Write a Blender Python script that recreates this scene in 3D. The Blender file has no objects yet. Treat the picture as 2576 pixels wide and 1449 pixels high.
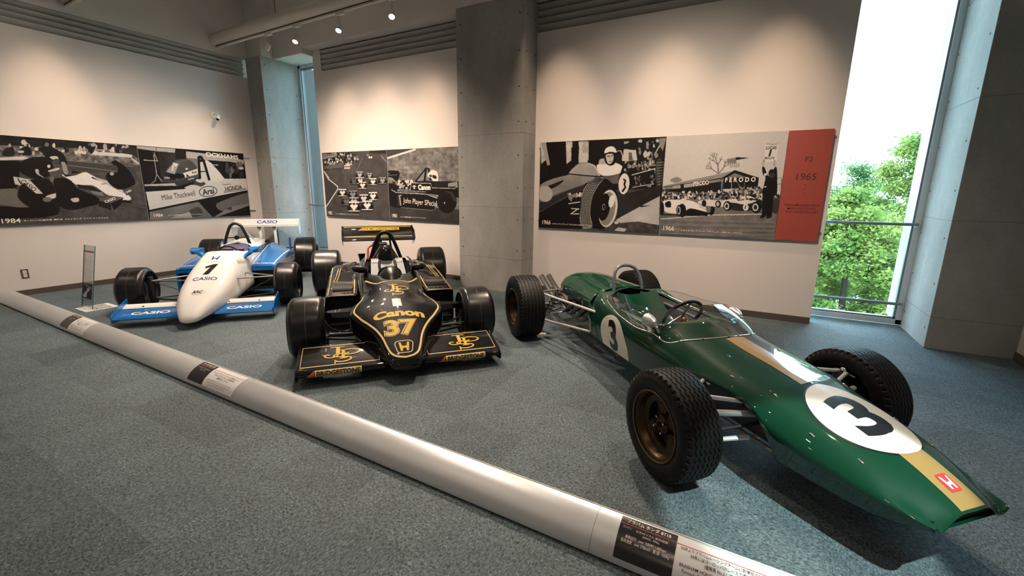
import bpy, bmesh, math, random
import numpy as np
from mathutils import Vector, Matrix
from mathutils.bvhtree import BVHTree
random.seed(7)
rng = np.random.default_rng(7)
SC = bpy.context.scene
COL = SC.collection

# ------------------------------------------------------------------ camera
cam_d = bpy.data.cameras.new('camera'); cam = bpy.data.objects.new('camera', cam_d); COL.objects.link(cam)
cam_d.sensor_width = 36.0; cam_d.lens = 1098.0 / 2576 * 36; cam_d.clip_start = 0.05; cam_d.clip_end = 400
CX = Vector((0.8779, -0.1119, 0.4655)); CY = Vector((0.4787, 0.1859, -0.8581)); CZ = Vector((0.0095, 0.9762, 0.2168))
CM = Matrix((CX, CY, CZ)).to_quaternion().to_matrix().to_4x4()
CM.translation = Vector((0, 0, 1.4))
cam.matrix_world = CM
SC.camera = cam

# ------------------------------------------------------------------ view, world (bright overcast sky)
SC.view_settings.view_transform = 'Standard'
try: SC.view_settings.look = 'None'
except Exception: pass
SC.view_settings.gamma = 1.0; SC.view_settings.exposure = 0.0; SC.view_settings.use_curve_mapping = False
W = bpy.data.worlds.new('overcast_sky'); SC.world = W; W.use_nodes = True
bg = W.node_tree.nodes['Background']
bg.inputs[0].default_value = (0.58, 0.84, 1.0, 1); bg.inputs[1].default_value = 12.5
WARM = (1.0, 0.71, 0.47)
NEUT = (1.0, 0.80, 0.63)

# ------------------------------------------------------------------ materials
def _new(name):
    m = bpy.data.materials.new(name); m.use_nodes = True
    return m, m.node_tree.nodes, m.node_tree.links, m.node_tree.nodes['Principled BSDF']
def mat(name, col, rough=0.5, metal=0.0, coat=0.0, var=0.0, vscale=8.0, bump=0.0, bscale=60.0, spec=0.5):
    m, N, L, b = _new(name)
    b.inputs['Base Color'].default_value = (*col, 1); b.inputs['Roughness'].default_value = rough
    b.inputs['Metallic'].default_value = metal; b.inputs['Coat Weight'].default_value = coat
    b.inputs['Coat Roughness'].default_value = 0.03; b.inputs['Specular IOR Level'].default_value = spec
    tc = N.new('ShaderNodeTexCoord')
    if var > 0:
        n = N.new('ShaderNodeTexNoise'); n.inputs['Scale'].default_value = vscale; n.inputs['Detail'].default_value = 4
        r = N.new('ShaderNodeMapRange'); r.inputs['To Min'].default_value = 1 - var; r.inputs['To Max'].default_value = 1 + var
        r.inputs['From Min'].default_value = 0.3; r.inputs['From Max'].default_value = 0.7
        x = N.new('ShaderNodeVectorMath'); x.operation = 'SCALE'; x.inputs[0].default_value = col
        L.new(tc.outputs['Object'], n.inputs['Vector']); L.new(n.outputs['Fac'], r.inputs['Value'])
        L.new(r.outputs['Result'], x.inputs['Scale']); L.new(x.outputs['Vector'], b.inputs['Base Color'])
    if bump > 0:
        n2 = N.new('ShaderNodeTexNoise'); n2.inputs['Scale'].default_value = bscale; n2.inputs['Detail'].default_value = 3
        bp = N.new('ShaderNodeBump'); bp.inputs['Strength'].default_value = bump; bp.inputs['Distance'].default_value = 0.004
        L.new(tc.outputs['Object'], n2.inputs['Vector']); L.new(n2.outputs['Fac'], bp.inputs['Height'])
        L.new(bp.outputs['Normal'], b.inputs['Normal'])
    return m
def glass_mat(name, tint=(1, 1, 1), refl=0.08, rough=0.02, fk=.9):
    m, N, L, b = _new(name); N.remove(b)
    out = [n for n in N if n.type == 'OUTPUT_MATERIAL'][0]
    t = N.new('ShaderNodeBsdfTransparent'); t.inputs[0].default_value = (*tint, 1)
    g = N.new('ShaderNodeBsdfGlossy'); g.inputs['Roughness'].default_value = rough
    fr = N.new('ShaderNodeFresnel'); fr.inputs['IOR'].default_value = 1.45
    a = N.new('ShaderNodeMath'); a.operation = 'MULTIPLY_ADD'; a.inputs[1].default_value = fk; a.inputs[2].default_value = refl * 0.2
    mx = N.new('ShaderNodeMixShader')
    L.new(fr.outputs[0], a.inputs[0]); L.new(a.outputs[0], mx.inputs[0]); L.new(t.outputs[0], mx.inputs[1]); L.new(g.outputs[0], mx.inputs[2])
    L.new(mx.outputs[0], out.inputs[0])
    return m
def emit_mat(name, col, s):
    m, N, L, b = _new(name)
    b.inputs['Base Color'].default_value = (*col, 1)
    b.inputs['Emission Color'].default_value = (*col, 1); b.inputs['Emission Strength'].default_value = s
    return m
def concrete_mat(name, col):
    m, N, L, b = _new(name); b.inputs['Roughness'].default_value = 0.75; b.inputs['Specular IOR Level'].default_value = 0.25
    tc = N.new('ShaderNodeTexCoord'); mp = N.new('ShaderNodeMapping'); mp.inputs['Scale'].default_value = (1, 1, 0.45)
    n1 = N.new('ShaderNodeTexNoise'); n1.inputs['Scale'].default_value = 2.2; n1.inputs['Detail'].default_value = 8; n1.inputs['Roughness'].default_value = 0.62
    n2 = N.new('ShaderNodeTexNoise'); n2.inputs['Scale'].default_value = 38; n2.inputs['Detail'].default_value = 4
    r1 = N.new('ShaderNodeMapRange'); r1.inputs['From Min'].default_value = .3; r1.inputs['From Max'].default_value = .7; r1.inputs['To Min'].default_value = .78; r1.inputs['To Max'].default_value = 1.16
    r2 = N.new('ShaderNodeMapRange'); r2.inputs['From Min'].default_value = .3; r2.inputs['From Max'].default_value = .7; r2.inputs['To Min'].default_value = .94; r2.inputs['To Max'].default_value = 1.05
    mu = N.new('ShaderNodeMath'); mu.operation = 'MULTIPLY'
    sc = N.new('ShaderNodeVectorMath'); sc.operation = 'SCALE'; sc.inputs[0].default_value = col
    bp = N.new('ShaderNodeBump'); bp.inputs['Strength'].default_value = .12; bp.inputs['Distance'].default_value = .004
    L.new(tc.outputs['Object'], mp.inputs['Vector']); L.new(mp.outputs[0], n1.inputs['Vector']); L.new(tc.outputs['Object'], n2.inputs['Vector'])
    L.new(n1.outputs['Fac'], r1.inputs['Value']); L.new(n2.outputs['Fac'], r2.inputs['Value'])
    L.new(r1.outputs[0], mu.inputs[0]); L.new(r2.outputs[0], mu.inputs[1]); L.new(mu.outputs[0], sc.inputs['Scale'])
    L.new(sc.outputs[0], b.inputs['Base Color']); L.new(n2.outputs['Fac'], bp.inputs['Height']); L.new(bp.outputs[0], b.inputs['Normal'])
    return m
def carpet_mat(name):
    m, N, L, b = _new(name); b.inputs['Roughness'].default_value = 0.72; b.inputs['Specular IOR Level'].default_value = 0.28
    tc = N.new('ShaderNodeTexCoord'); oi = N.new('ShaderNodeObjectInfo')
    ad = N.new('ShaderNodeVectorMath'); ad.operation = 'ADD'
    cx = N.new('ShaderNodeCombineXYZ'); ml = N.new('ShaderNodeMath'); ml.operation = 'MULTIPLY'; ml.inputs[1].default_value = 37.0
    L.new(oi.outputs['Random'], ml.inputs[0]); L.new(ml.outputs[0], cx.inputs[0]); L.new(ml.outputs[0], cx.inputs[1])
    L.new(tc.outputs['Object'], ad.inputs[0]); L.new(cx.outputs[0], ad.inputs[1])
    mp = N.new('ShaderNodeMapping'); mp.inputs['Scale'].default_value = (125, 70, 60); L.new(ad.outputs[0], mp.inputs['Vector'])
    n1 = N.new('ShaderNodeTexNoise'); n1.inputs['Scale'].default_value = 1.0; n1.inputs['Detail'].default_value = 3; n1.inputs['Roughness'].default_value = .6; n1.inputs['Distortion'].default_value = .8
    n2 = N.new('ShaderNodeTexNoise'); n2.inputs['Scale'].default_value = 5.0; n2.inputs['Detail'].default_value = 3
    L.new(mp.outputs[0], n1.inputs['Vector']); L.new(ad.outputs[0], n2.inputs['Vector'])
    cr = N.new('ShaderNodeValToRGB'); e = cr.color_ramp.elements
    e[0].position = .34; e[0].color = (.031, .042, .046, 1); e[1].position = .66; e[1].color = (.180, .240, .262, 1)
    k = e.new(.46); k.color = (.083, .110, .120, 1); k = e.new(.56); k.color = (.112, .148, .162, 1)
    L.new(n1.outputs['Fac'], cr.inputs[0])
    r2 = N.new('ShaderNodeMapRange'); r2.inputs['From Min'].default_value = .3; r2.inputs['From Max'].default_value = .7; r2.inputs['To Min'].default_value = .9; r2.inputs['To Max'].default_value = 1.08
    L.new(n2.outputs['Fac'], r2.inputs['Value'])
    ro = N.new('ShaderNodeMapRange'); ro.inputs['To Min'].default_value = .86; ro.inputs['To Max'].default_value = 1.14; L.new(oi.outputs['Random'], ro.inputs['Value'])
    mu = N.new('ShaderNodeMath'); mu.operation = 'MULTIPLY'; L.new(r2.outputs[0], mu.inputs[0]); L.new(ro.outputs[0], mu.inputs[1])
    sc = N.new('ShaderNodeVectorMath'); sc.operation = 'SCALE'; L.new(cr.outputs[0], sc.inputs[0]); L.new(mu.outputs[0], sc.inputs['Scale'])
    L.new(sc.outputs[0], b.inputs['Base Color'])
    bp = N.new('ShaderNodeBump'); bp.inputs['Strength'].default_value = .28; bp.inputs['Distance'].default_value = .004
    L.new(n1.outputs['Fac'], bp.inputs['Height']); L.new(bp.outputs[0], b.inputs['Normal'])
    return m
def print_mat(name):
    m, N, L, b = _new(name); b.inputs['Roughness'].default_value = 0.6; b.inputs['Specular IOR Level'].default_value = 0.10
    a = N.new('ShaderNodeVertexColor'); a.layer_name = 'Col'; L.new(a.outputs['Color'], b.inputs['Base Color'])
    return m
def leaf_mat(name, c0, c1):
    m, N, L, b = _new(name); b.inputs['Roughness'].default_value = 0.6
    tc = N.new('ShaderNodeTexCoord'); n = N.new('ShaderNodeTexNoise'); n.inputs['Scale'].default_value = 1.3; n.inputs['Detail'].default_value = 6
    cr = N.new('ShaderNodeValToRGB'); cr.color_ramp.elements[0].position = .35; cr.color_ramp.elements[1].position = .65
    cr.color_ramp.elements[0].color = (*c0, 1); cr.color_ramp.elements[1].color = (*c1, 1)
    L.new(tc.outputs['Object'], n.inputs['Vector']); L.new(n.outputs['Fac'], cr.inputs[0]); L.new(cr.outputs[0], b.inputs['Base Color'])
    tr = N.new('ShaderNodeBsdfTranslucent'); L.new(cr.outputs[0], tr.inputs[0]); mx = N.new('ShaderNodeMixShader'); mx.inputs[0].default_value = .45
    out = [q for q in N if q.type == 'OUTPUT_MATERIAL'][0]
    L.new(b.outputs[0], mx.inputs[1]); L.new(tr.outputs[0], mx.inputs[2]); L.new(mx.outputs[0], out.inputs[0])
    return m

M = {}
M['white_wall'] = mat('white_wall_paint', (.69, .635, .600), .8, var=.015, vscale=1.5, bump=.05, bscale=180)
M['ceiling'] = mat('ceiling_paint', (.60, .57, .53), .85)
M['louver'] = mat('louver_grey', (.42, .40, .37), .6, var=.03)
M['louver_void'] = mat('louver_void', (.02, .018, .016), .9)
M['concrete'] = concrete_mat('concrete', (.32, .31, .295))
M['joint'] = mat('concrete_joint', (.15, .145, .14), .9)
M['hole'] = mat('tie_hole_dark', (.06, .06, .06), .9)
M['base'] = mat('baseboard_brown', (.085, .062, .050), .6)
M['carpet'] = carpet_mat('carpet_grey')
M['slab'] = mat('floor_slab', (.06, .065, .07), .9)
M['alu'] = mat('window_aluminium', (.62, .64, .65), .35, .6)
M['alu_dark'] = mat('window_bar_grey', (.20, .21, .22), .4, .5)
M['glass'] = glass_mat('window_glass', (.93, .97, .98))
M['perspex'] = glass_mat('perspex', (.90, .92, .91), .10, fk=.42)
M['stand_glass'] = glass_mat('stand_acrylic', (.975, .99, .985), .05, fk=.6)
M['track'] = mat('track_white', (.66, .60, .52), .5)
M['track_dark'] = mat('track_slot', (.03, .025, .02), .6)
M['lamp'] = emit_mat('lamp_glow', (1.0, .86, .68), 14.0)
M['print'] = print_mat('photo_print')
M['white'] = mat('white_plastic', (.72, .70, .66), .45)
M['red_panel'] = mat('red_panel', (.32, .052, .036), .55)
M['txt_cream'] = mat('text_cream', (.80, .74, .66), .6)
M['txt_black'] = mat('text_black', (.012, .010, .010), .6)
M['txt_dkred'] = mat('text_dark_red', (.06, .012, .012), .6)
M['silver'] = mat('rail_aluminium', (.60, .62, .64), .38, .45, var=.03, vscale=5)
M['black_plastic'] = mat('black_plastic', (.014, .014, .015), .4)
M['plq_white'] = mat('plaque_white', (.82, .82, .82), .35)
M['plq_black'] = mat('plaque_black', (.018, .017, .020), .25)
M['red'] = mat('sign_red', (.55, .05, .03), .5)
# cars
M['green'] = mat('racing_green_paint', (.0024, .044, .021), .45, coat=1.0, spec=.08)
M['gold_dull'] = mat('gold_stripe', (.38, .235, .075), .28, coat=.8)
M['cream'] = mat('roundel_cream', (.80, .76, .68), .35, coat=.5)
M['dec_black'] = mat('decal_black', (.008, .008, .009), .35)
M['dec_white'] = mat('decal_white', (.82, .82, .80), .4)
M['tyre'] = mat('tyre_rubber', (.0066, .0060, .0056), .55, spec=.28, var=.12, vscale=20)
M['slick'] = mat('slick_rubber', (.0085, .0080, .0077), .30, spec=.5, var=.2, vscale=14)
M['tyre_line'] = mat('tyre_seam', (.08, .07, .065), .6)
M['bronze'] = mat('bronze_wheel', (.060, .036, .020), .34, .8)
M['bronze_lip'] = mat('bronze_lip', (.16, .105, .06), .30, .85)
M['chrome'] = mat('chrome', (.72, .70, .67), .16, 1.0)
M['steel'] = mat('grey_steel', (.32, .32, .33), .35, .8)
M['alu_polish'] = mat('polished_aluminium', (.78, .78, .77), .34, .85)
M['exhaust'] = mat('exhaust_dark', (.10, .10, .11), .40, .6)
M['hoop_grey'] = mat('hoop_grey_paint', (.17, .19, .215), .3, .2, coat=.3)
M['bright_rod'] = mat('bright_rod', (.74, .74, .74), .3, .35)
M['dark'] = mat('dark_mechanical', (.016, .016, .017), .5, .2)
M['interior'] = mat('cockpit_grey', (.12, .12, .125), .7)
M['seat'] = mat('seat_blue', (.035, .045, .12), .7)
M['seat_pink'] = mat('seat_pink', (.28, .10, .18), .7)
M['brown'] = mat('gear_brown', (.16, .07, .02), .3, .5)
M['jblack'] = mat('gloss_black_paint', (.0040, .0036, .0036), .4, coat=1.0, spec=.05)
M['mblack'] = mat('satin_black', (.010, .010, .010), .35)
M['gold'] = mat('gold_leaf', (.60, .385, .035), .5, spec=.2)
M['cream_line'] = mat('cream_pinstripe', (.68, .50, .23), .45, spec=.25)
M['cwhite'] = mat('white_paint', (.80, .79, .77), .45, coat=1.0, spec=.1)
M['cblue'] = mat('blue_paint', (.003, .125, .40), .45, coat=1.0, spec=.1)
M['navy'] = mat('navy_lettering', (.03, .055, .27), .4)
M['grey_plate'] = mat('riveted_aluminium', (.24, .24, .25), .5, .3)
M['orange'] = mat('orange_decal', (.62, .09, .03), .4)
M['badge_red'] = mat('badge_red', (.60, .05, .05), .35)
M['hose_red'] = mat('hose_red', (.45, .06, .03), .4)

# ------------------------------------------------------------------ geometry helpers
def new_obj(name, me, m=None, parent=None, smooth=True):
    o = bpy.data.objects.new(name, me); COL.objects.link(o)
    if m is not None and not me.materials: me.materials.append(m)
    if smooth and len(me.polygons): me.polygons.foreach_set('use_smooth', [True] * len(me.polygons))
    if parent is not None: o.parent = parent
    return o
def mesh(name, V, F):
    me = bpy.data.meshes.new(name); me.from_pydata([tuple(v) for v in V], [], F); me.update(); return me
def tag(o, label=None, cat=None, group=None, kind=None):
    if label: o['label'] = label
    if cat: o['category'] = cat
    if group: o['group'] = group
    if kind: o['kind'] = kind
    return o
def empty(name, loc=(0, 0, 0), rz=0.0):
    o = bpy.data.objects.new(name, None); COL.objects.link(o); o.location = loc; o.rotation_euler = (0, 0, rz)
    o.empty_display_size = 0.1
    return o
class G:
    """collects shapes into one mesh"""
    def __init__(s): s.V = []; s.F = []
    def add(s, V, F):
        n = len(s.V); s.V += [tuple(v) for v in V]; s.F += [tuple(i + n for i in f) for f in F]; return s
    def box(s, lo, hi, bev=0.0):
        (x0, y0, z0), (x1, y1, z1) = lo, hi
        if bev <= 0:
            return s.add([(x0, y0, z0), (x1, y0, z0), (x1, y1, z0), (x0, y1, z0), (x0, y0, z1), (x1, y0, z1), (x1, y1, z1), (x0, y1, z1)],
                  [(0, 3, 2, 1), (4, 5, 6, 7), (0, 1, 5, 4), (1, 2, 6, 5), (2, 3, 7, 6), (3, 0, 4, 7)])
        bm = bmesh.new(); bmesh.ops.create_cube(bm, size=1)
        for v in bm.verts: v.co = Vector(((x0 + x1) / 2 + v.co.x * (x1 - x0), (y0 + y1) / 2 + v.co.y * (y1 - y0), (z0 + z1) / 2 + v.co.z * (z1 - z0)))
        bmesh.ops.bevel(bm, geom=list(bm.edges), offset=bev, segments=2, profile=.6, affect='EDGES')
        return s.addbm(bm)
    def addbm(s, bm):
        bm.verts.index_update(); s.add([v.co[:] for v in bm.verts], [[v.index for v in f.verts] for f in bm.faces]); bm.free(); return s
    def tube(s, P, r, seg=10, cap=True, closed=False):
        P = [Vector(p) for p in P]; n = len(P); rr = r if isinstance(r, (list, tuple)) else [r] * n
        V = []; up = None
        for i, p in enumerate(P):
            a = P[(i - 1) % n] if (closed or i > 0) else p; b = P[(i + 1) % n] if (closed or i < n - 1) else p
            t = (b - a).normalized()
            if up is None:
                up = Vector((0, 0, 1)) if abs(t.z) < .9 else Vector((1, 0, 0))
            u = (up - t * up.dot(t)); u = u.normalized() if u.length > 1e-6 else t.orthogonal().normalized(); up = u; w = t.cross(u)
            for k in range(seg):
                an = 2 * math.pi * k / seg; V.append(p + (u * math.cos(an) + w * math.sin(an)) * rr[i])
        F = []
        for i in range(n if closed else n - 1):
            j = (i + 1) % n
            for k in range(seg):
                l = (k + 1) % seg; F.append((i * seg + k, i * seg + l, j * seg + l, j * seg + k))
        if cap and not closed: F.append(tuple(range(seg))[::-1]); F.append(tuple((n - 1) * seg + k for k in range(seg)))
        return s.add(V, F)
    def lathe(s, prof, c=(0, 0, 0), axis='y', seg=48, close=False):
        """prof: list of (radius, offset along axis)"""
        V = []; n = len(prof)
        for k in range(seg):
            a = 2 * math.pi * k / seg; ca, sa = math.cos(a), math.sin(a)
            for r, h in prof:
                if axis == 'y': V.append((c[0] + r * ca, c[1] + h, c[2] + r * sa))
                elif axis == 'z': V.append((c[0] + r * ca, c[1] + r * sa, c[2] + h))
                else: V.append((c[0] + h, c[1] + r * ca, c[2] + r * sa))
        F = []
        for k in range(seg):
            l = (k + 1) % seg
            for i in range(n - 1 if not close else n):
                j = (i + 1) % n
                q = (k * n + i, k * n + j, l * n + j, l * n + i)
                if prof[i][0] < 1e-6: q = (k * n + i, k * n + j, l * n + j)
                elif prof[j][0] < 1e-6: q = (k * n + i, k * n + j, l * n + i)
                F.append(q)
        return s.add(V, F)
    def prism(s, pts, lo, hi, axis='y'):
        """extrude 2D polygon; axis y: pts=(x,z); axis z: pts=(x,y); axis x: pts=(y,z)"""
        def P(p, h): return (p[0], h, p[1]) if axis == 'y' else ((p[0], p[1], h) if axis == 'z' else (h, p[0], p[1]))
        n = len(pts); V = [P(p, lo) for p in pts] + [P(p, hi) for p in pts]
        F = [tuple(range(n)), tuple(range(2 * n - 1, n - 1, -1))] + [(i, i + n, (i + 1) % n + n, (i + 1) % n) for i in range(n)]
        return s.add(V, F)
    def ball(s, c, r, seg=16, sc=(1, 1, 1)):
        bm = bmesh.new(); bmesh.ops.create_uvsphere(bm, u_segments=seg, v_segments=seg // 2 + 1, radius=r)
        for v in bm.verts: v.co = Vector((c[0] + v.co.x * sc[0], c[1] + v.co.y * sc[1], c[2] + v.co.z * sc[2]))
        return s.addbm(bm)
    def cyl(s, a, b, r, seg=16): return s.tube([a, b], r, seg)
    def xf(s, Mx): s.V = [tuple(Mx @ Vector(v)) for v in s.V]; return s
    def mir(s):
        """add the copy mirrored in y"""
        n = len(s.V); s.V += [(x, -y, z) for x, y, z in s.V]; s.F += [tuple(i + n for i in f[::-1]) for f in s.F]; return s
    def build(s, name, m, parent=None, smooth=True, ang=35):
        me = mesh(name, s.V, s.F)
        bm = bmesh.new(); bm.from_mesh(me); bmesh.ops.recalc_face_normals(bm, faces=list(bm.faces)); bm.to_mesh(me); bm.free()
        o = new_obj(name, me, m, parent, smooth)
        if smooth:
            try: me.set_sharp_from_angle(angle=math.radians(ang))
            except Exception: pass
        return o
def smooth_path(P, n=8, closed=False):
    P = [np.array(p, float) for p in P]; out = []; k = len(P)
    for i in range(k if closed else k - 1):
        g = lambda j: P[j % k] if closed else P[min(max(j, 0), k - 1)]
        a, b, c, d = g(i - 1), g(i), g(i + 1), g(i + 2)
        for t in np.arange(n) / n:
            out.append(.5 * ((2 * b) + (-a + c) * t + (2 * a - 5 * b + 4 * c - d) * t * t + (-a + 3 * b - 3 * c + d) * t ** 3))
    if not closed: out.append(P[-1])
    return [tuple(p) for p in out]
# ---- text meshes are made first, all in one go
TEXTS = {}
def prep_texts(bodies):
    obs = []
    for key, (body, off, shear) in bodies.items():
        cu = bpy.data.curves.new('t', 'FONT'); cu.body = body; cu.size = 1.0; cu.align_x = 'CENTER'; cu.align_y = 'CENTER'
        cu.offset = off; cu.shear = shear; cu.resolution_u = 4; cu.space_line = 1.15
        o = bpy.data.objects.new('t', cu); COL.objects.link(o); obs.append((key, o, cu))
    bpy.context.view_layer.update(); dg = bpy.context.evaluated_depsgraph_get()
    for key, o, cu in obs:
        me = bpy.data.meshes.new_from_object(o.evaluated_get(dg))
        V = np.array([v.co[:2] for v in me.vertices]) if len(me.vertices) else np.zeros((0, 2)); F = [tuple(p.vertices) for p in me.polygons]
        bpy.data.meshes.remove(me)
        if len(V):
            lo, hi = V.min(0), V.max(0); V = (V - (lo + hi) / 2) / np.maximum(hi - lo, 1e-6)   # unit box centred
        TEXTS[key] = (V, F)
    for key, o, cu in obs:
        bpy.data.objects.remove(o); bpy.data.curves.remove(cu)
def T2(key, w, h, cx=0, cy=0, rot=0.0):
    """text as 2D verts fitted in a w*h box centred at cx,cy"""
    V, F = TEXTS[key]; V = V * np.array([w, h]); c, s = math.cos(rot), math.sin(rot)
    return [(cx + x * c - y * s, cy + x * s + y * c) for x, y in V], F
def poly2(pts): return [tuple(p) for p in pts], [tuple(range(len(pts)))]
def join2(*items):
    V = []; F = []
    for v, f in items: n = len(V); V += list(v); F += [tuple(i + n for i in q) for q in f]
    return V, F
def disc2(cx, cy, rx, ry, seg=48): return poly2([(cx + rx * math.cos(2 * math.pi * i / seg), cy + ry * math.sin(2 * math.pi * i / seg)) for i in range(seg)])
def band2(P, w, closed=False):
    """2D polyline with width as quads"""
    P = [Vector(p) for p in P]; n = len(P); L = []; R = []
    for i, p in enumerate(P):
        a = P[(i - 1) % n] if (closed or i > 0) else p; b = P[(i + 1) % n] if (closed or i < n - 1) else p
        t = (b - a).normalized() if (b - a).length > 1e-9 else Vector((1, 0)); nn = Vector((-t.y, t.x)); wi = w[i] if isinstance(w, (list, tuple)) else w
        L.append(tuple(p + nn * wi / 2)); R.append(tuple(p - nn * wi / 2))
    V = L + R; F = [(i, n + i, n + (i + 1) % n, (i + 1) % n) for i in range(n if closed else n - 1)]
    return V, F
def decal(name, shape, bvh, proj, m, parent, step=.02, off=.0015):
    """lays a flat shape onto a body: proj(u,v)->(origin, direction) of the ray that finds the skin"""
    V, F = shape
    bm = bmesh.new(); vs = [bm.verts.new((x, y, 0)) for x, y in V]
    for f in F:
        try: bm.faces.new([vs[i] for i in f])
        except ValueError: pass
    if step:
        xs = [v[0] for v in V]; ys = [v[1] for v in V]
        for ax, lo, hi in ((0, min(xs), max(xs)), (1, min(ys), max(ys))):
            t = math.ceil(lo / step) * step + 1e-5
            while t < hi:
                co = (t, 0, 0) if ax == 0 else (0, t, 0); no = (1, 0, 0) if ax == 0 else (0, 1, 0)
                bmesh.ops.bisect_plane(bm, geom=list(bm.verts) + list(bm.edges) + list(bm.faces), plane_co=co, plane_no=no); t += step
    dead = []
    for v in bm.verts:
        o, d = proj(v.co.x, v.co.y); d = Vector(d).normalized()
        hit, nrm, _, _ = bvh.ray_cast(Vector(o), d)
        if hit is None: dead.append(v); continue
        if nrm.dot(d) > 0: nrm = -nrm
        v.co = hit + nrm * off
    if dead: bmesh.ops.delete(bm, geom=dead, context='VERTS')
    me = bpy.data.meshes.new(name); bm.to_mesh(me); bm.free()
    return new_obj(name, me, m, parent)
def bvh_of(o):
    me = o.data; return BVHTree.FromPolygons([v.co.copy() for v in me.vertices], [tuple(p.vertices) for p in me.polygons])
def flat_decal(name, shape, origin, ux, uy, m, parent):
    ux = Vector(ux); uy = Vector(uy); o = Vector(origin); V, F = shape
    return new_obj(name, mesh(name, [o + ux * x + uy * y for x, y in V], F), m, parent, smooth=False)
def copy_tree(o, parent=None):
    c = o.copy(); COL.objects.link(c); c.parent = parent
    for ch in list(o.children): copy_tree(ch, c)
    return c
# ================================================================== the text used on prints, plaques and cars
prep_texts({
 '1984': ('1984', .012, 0), '1982': ('1982', .012, 0), '1981': ('1981', .012, 0), '1966': ('1966', .012, 0), '1965': ('1965', .006, .06),
 'F2': ('F2', 0, .06), 'RED': ('BRABHAM-HONDA BT-18\nMARCH-HONDA 812\nRALT-HONDA RH-6-84', .004, 0),
 'MIKE': ('Mike Thackwell', 0, .12), 'ARAI': ('Arai', .03, .1), 'HONDA': ('HONDA', .025, 0), 'POW': ('Powered by', .012, .12), 'DUCK': ('OCKHAMS', .03, 0),
 'CANON': ('Canon', .05, 0), 'JPS': ('John Player SPecial', 0, 0), '37': ('37', .02, 0), '37b': ('37', .05, 0), '37a': ('37', .075, 0), 'FERODO': ('FERODO', .03, 0), 'FERODO2': ('F E R O D O', .03, 0),
 'LUCAS': ('LUCAS', .03, .15), 'one': ('1', .035, .1), 'MINUTE': ('MINUTE', .02, .1), 'CASIO': ('CASIO', .018, 0), 'CASIOB': ('CASIO', .03, 0),
 'VALV': ('VALVOLINE', .035, .25), 'BRIDGE': ('BRIDGESTONE', .03, .1), '3': ('3', .035, 0), '1w': ('1', .075, .3),
 'RAC': ('RAC', .04, .2), 'GOOD': ('GOOD\u2022YEAR', .02, 0), 'mikes': ('Mike Thackwell', .02, .3),
 'J1': ('ブラバム ホンダ BT18', .018, 0), 'J2': ('エンジン', 0, 0), 'J3': ('水冷4サイクル 直列4気筒\nDOHC  994cc', 0, 0), 'J4': ('最高出力   over 150HP/11,000rpm\n最高速度   over 270km/h   重 量   420kg', 0, 0),
 'J5': ("'65年よりブラバムレーシングチームに新開発のエンジン\n'66年にはヨーロッパのレースで連勝を達成\n(優勝車 No.3 J. ブラバム)", .004, 0),
 'J6': ('BRABHAM HONDA BT18 : Featuring\nFormula Two machine won eleven\nDriver: No.3 Jack Brabham', .004, 0),
 'J7': ('ラルト ホンダ', .018, 0), 'J8': ('マーチ ホンダ', .018, 0), 'j1966': ('1966', .006, 0), 'capj': ('イギリス グッドウッド ブラバムホンダBT18 J.ブラバム', .01, 0),
 'capk': ('ヨーロッパF2選手権  優勝車  ラルトホンダ  マイク サックウェル', .01, 0)})

# ================================================================== THE ROOM
XA, YB, YP = -8.28, 5.63, 5.27          # left wall, back wall, front of the concrete columns
XR, YF, ZC = 2.15, -4.2, 4.75
def struct(o): o['kind'] = 'structure'; return o

# ---- floor of carpet tiles
g = G().box((XA - .3, YF - .1, -.2), (4.0, 6.2, -.012))
floor = struct(g.build('floor', M['slab'], smooth=False))
TS = .4755; gx0, gy0 = -1.026, 2.05
def tile_mesh(n):
    h = TS / 2 - .0001; b = .0004
    V = [(-h, -h, -.012), (h, -h, -.012), (h, h, -.012), (-h, h, -.012), (-h, -h, -b), (h, -h, -b), (h, h, -b), (-h, h, -b),
         (-h + b, -h + b, 0), (h - b, -h + b, 0), (h - b, h - b, 0), (-h + b, h - b, 0)]
    F = [(8, 9, 10, 11)] + [(i, (i + 1) % 4, 4 + (i + 1) % 4, 4 + i) for i in range(4)] + [(4 + i, 4 + (i + 1) % 4, 8 + (i + 1) % 4, 8 + i) for i in range(4)]
    return mesh(n, V, F)
tm = tile_mesh('carpet_tile'); tm.materials.append(M['carpet'])
CMi = CM.inverted()
def px(p):
    c = CMi @ Vector(p)
    if c.z > -.05: return None
    return 1288 + 1098 * c.x / -c.z, 724.5 - 1098 * c.y / -c.z
cand = []
for i in range(-17, 9):
    for j in range(-14, 9):
        x, y = gx0 + (i + .5) * TS, gy0 + (j + .5) * TS
        if x + TS / 2 > XR + .3 + .3 or y - TS / 2 > 6.05: continue
        if x - TS / 2 < XA - .45 or y + TS / 2 < YF: continue
        vis = any((q is not None and -40 < q[0] < 2616 and -40 < q[1] < 1489) for q in [px((x + a * TS / 2, y + b * TS / 2, 0)) for a in (-1, 0, 1) for b in (-1, 0, 1)])
        cand.append((not vis, math.hypot(x, y), x, y, i, j))
cand.sort()
restV = G()
for k, (nv, d, x, y, i, j) in enumerate(cand):
    if k < 296 and not nv:
        o = bpy.data.objects.new('carpet_tile', tm); COL.objects.link(o); o.parent = floor
        o.location = (x, y, 0); o.rotation_euler = (0, 0, math.pi / 2 * ((i + j) % 2) + math.pi * (random.random() < .3))
    else:
        h = TS / 2 - .0002; restV.add([(x - h, y - h, -.0001), (x + h, y - h, -.0001), (x + h, y + h, -.0001), (x - h, y + h, -.0001)], [(0, 1, 2, 3)])
if restV.V:
    o = restV.build('carpet_tile_field', M['carpet'], floor, smooth=False); o['kind'] = 'stuff'

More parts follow.
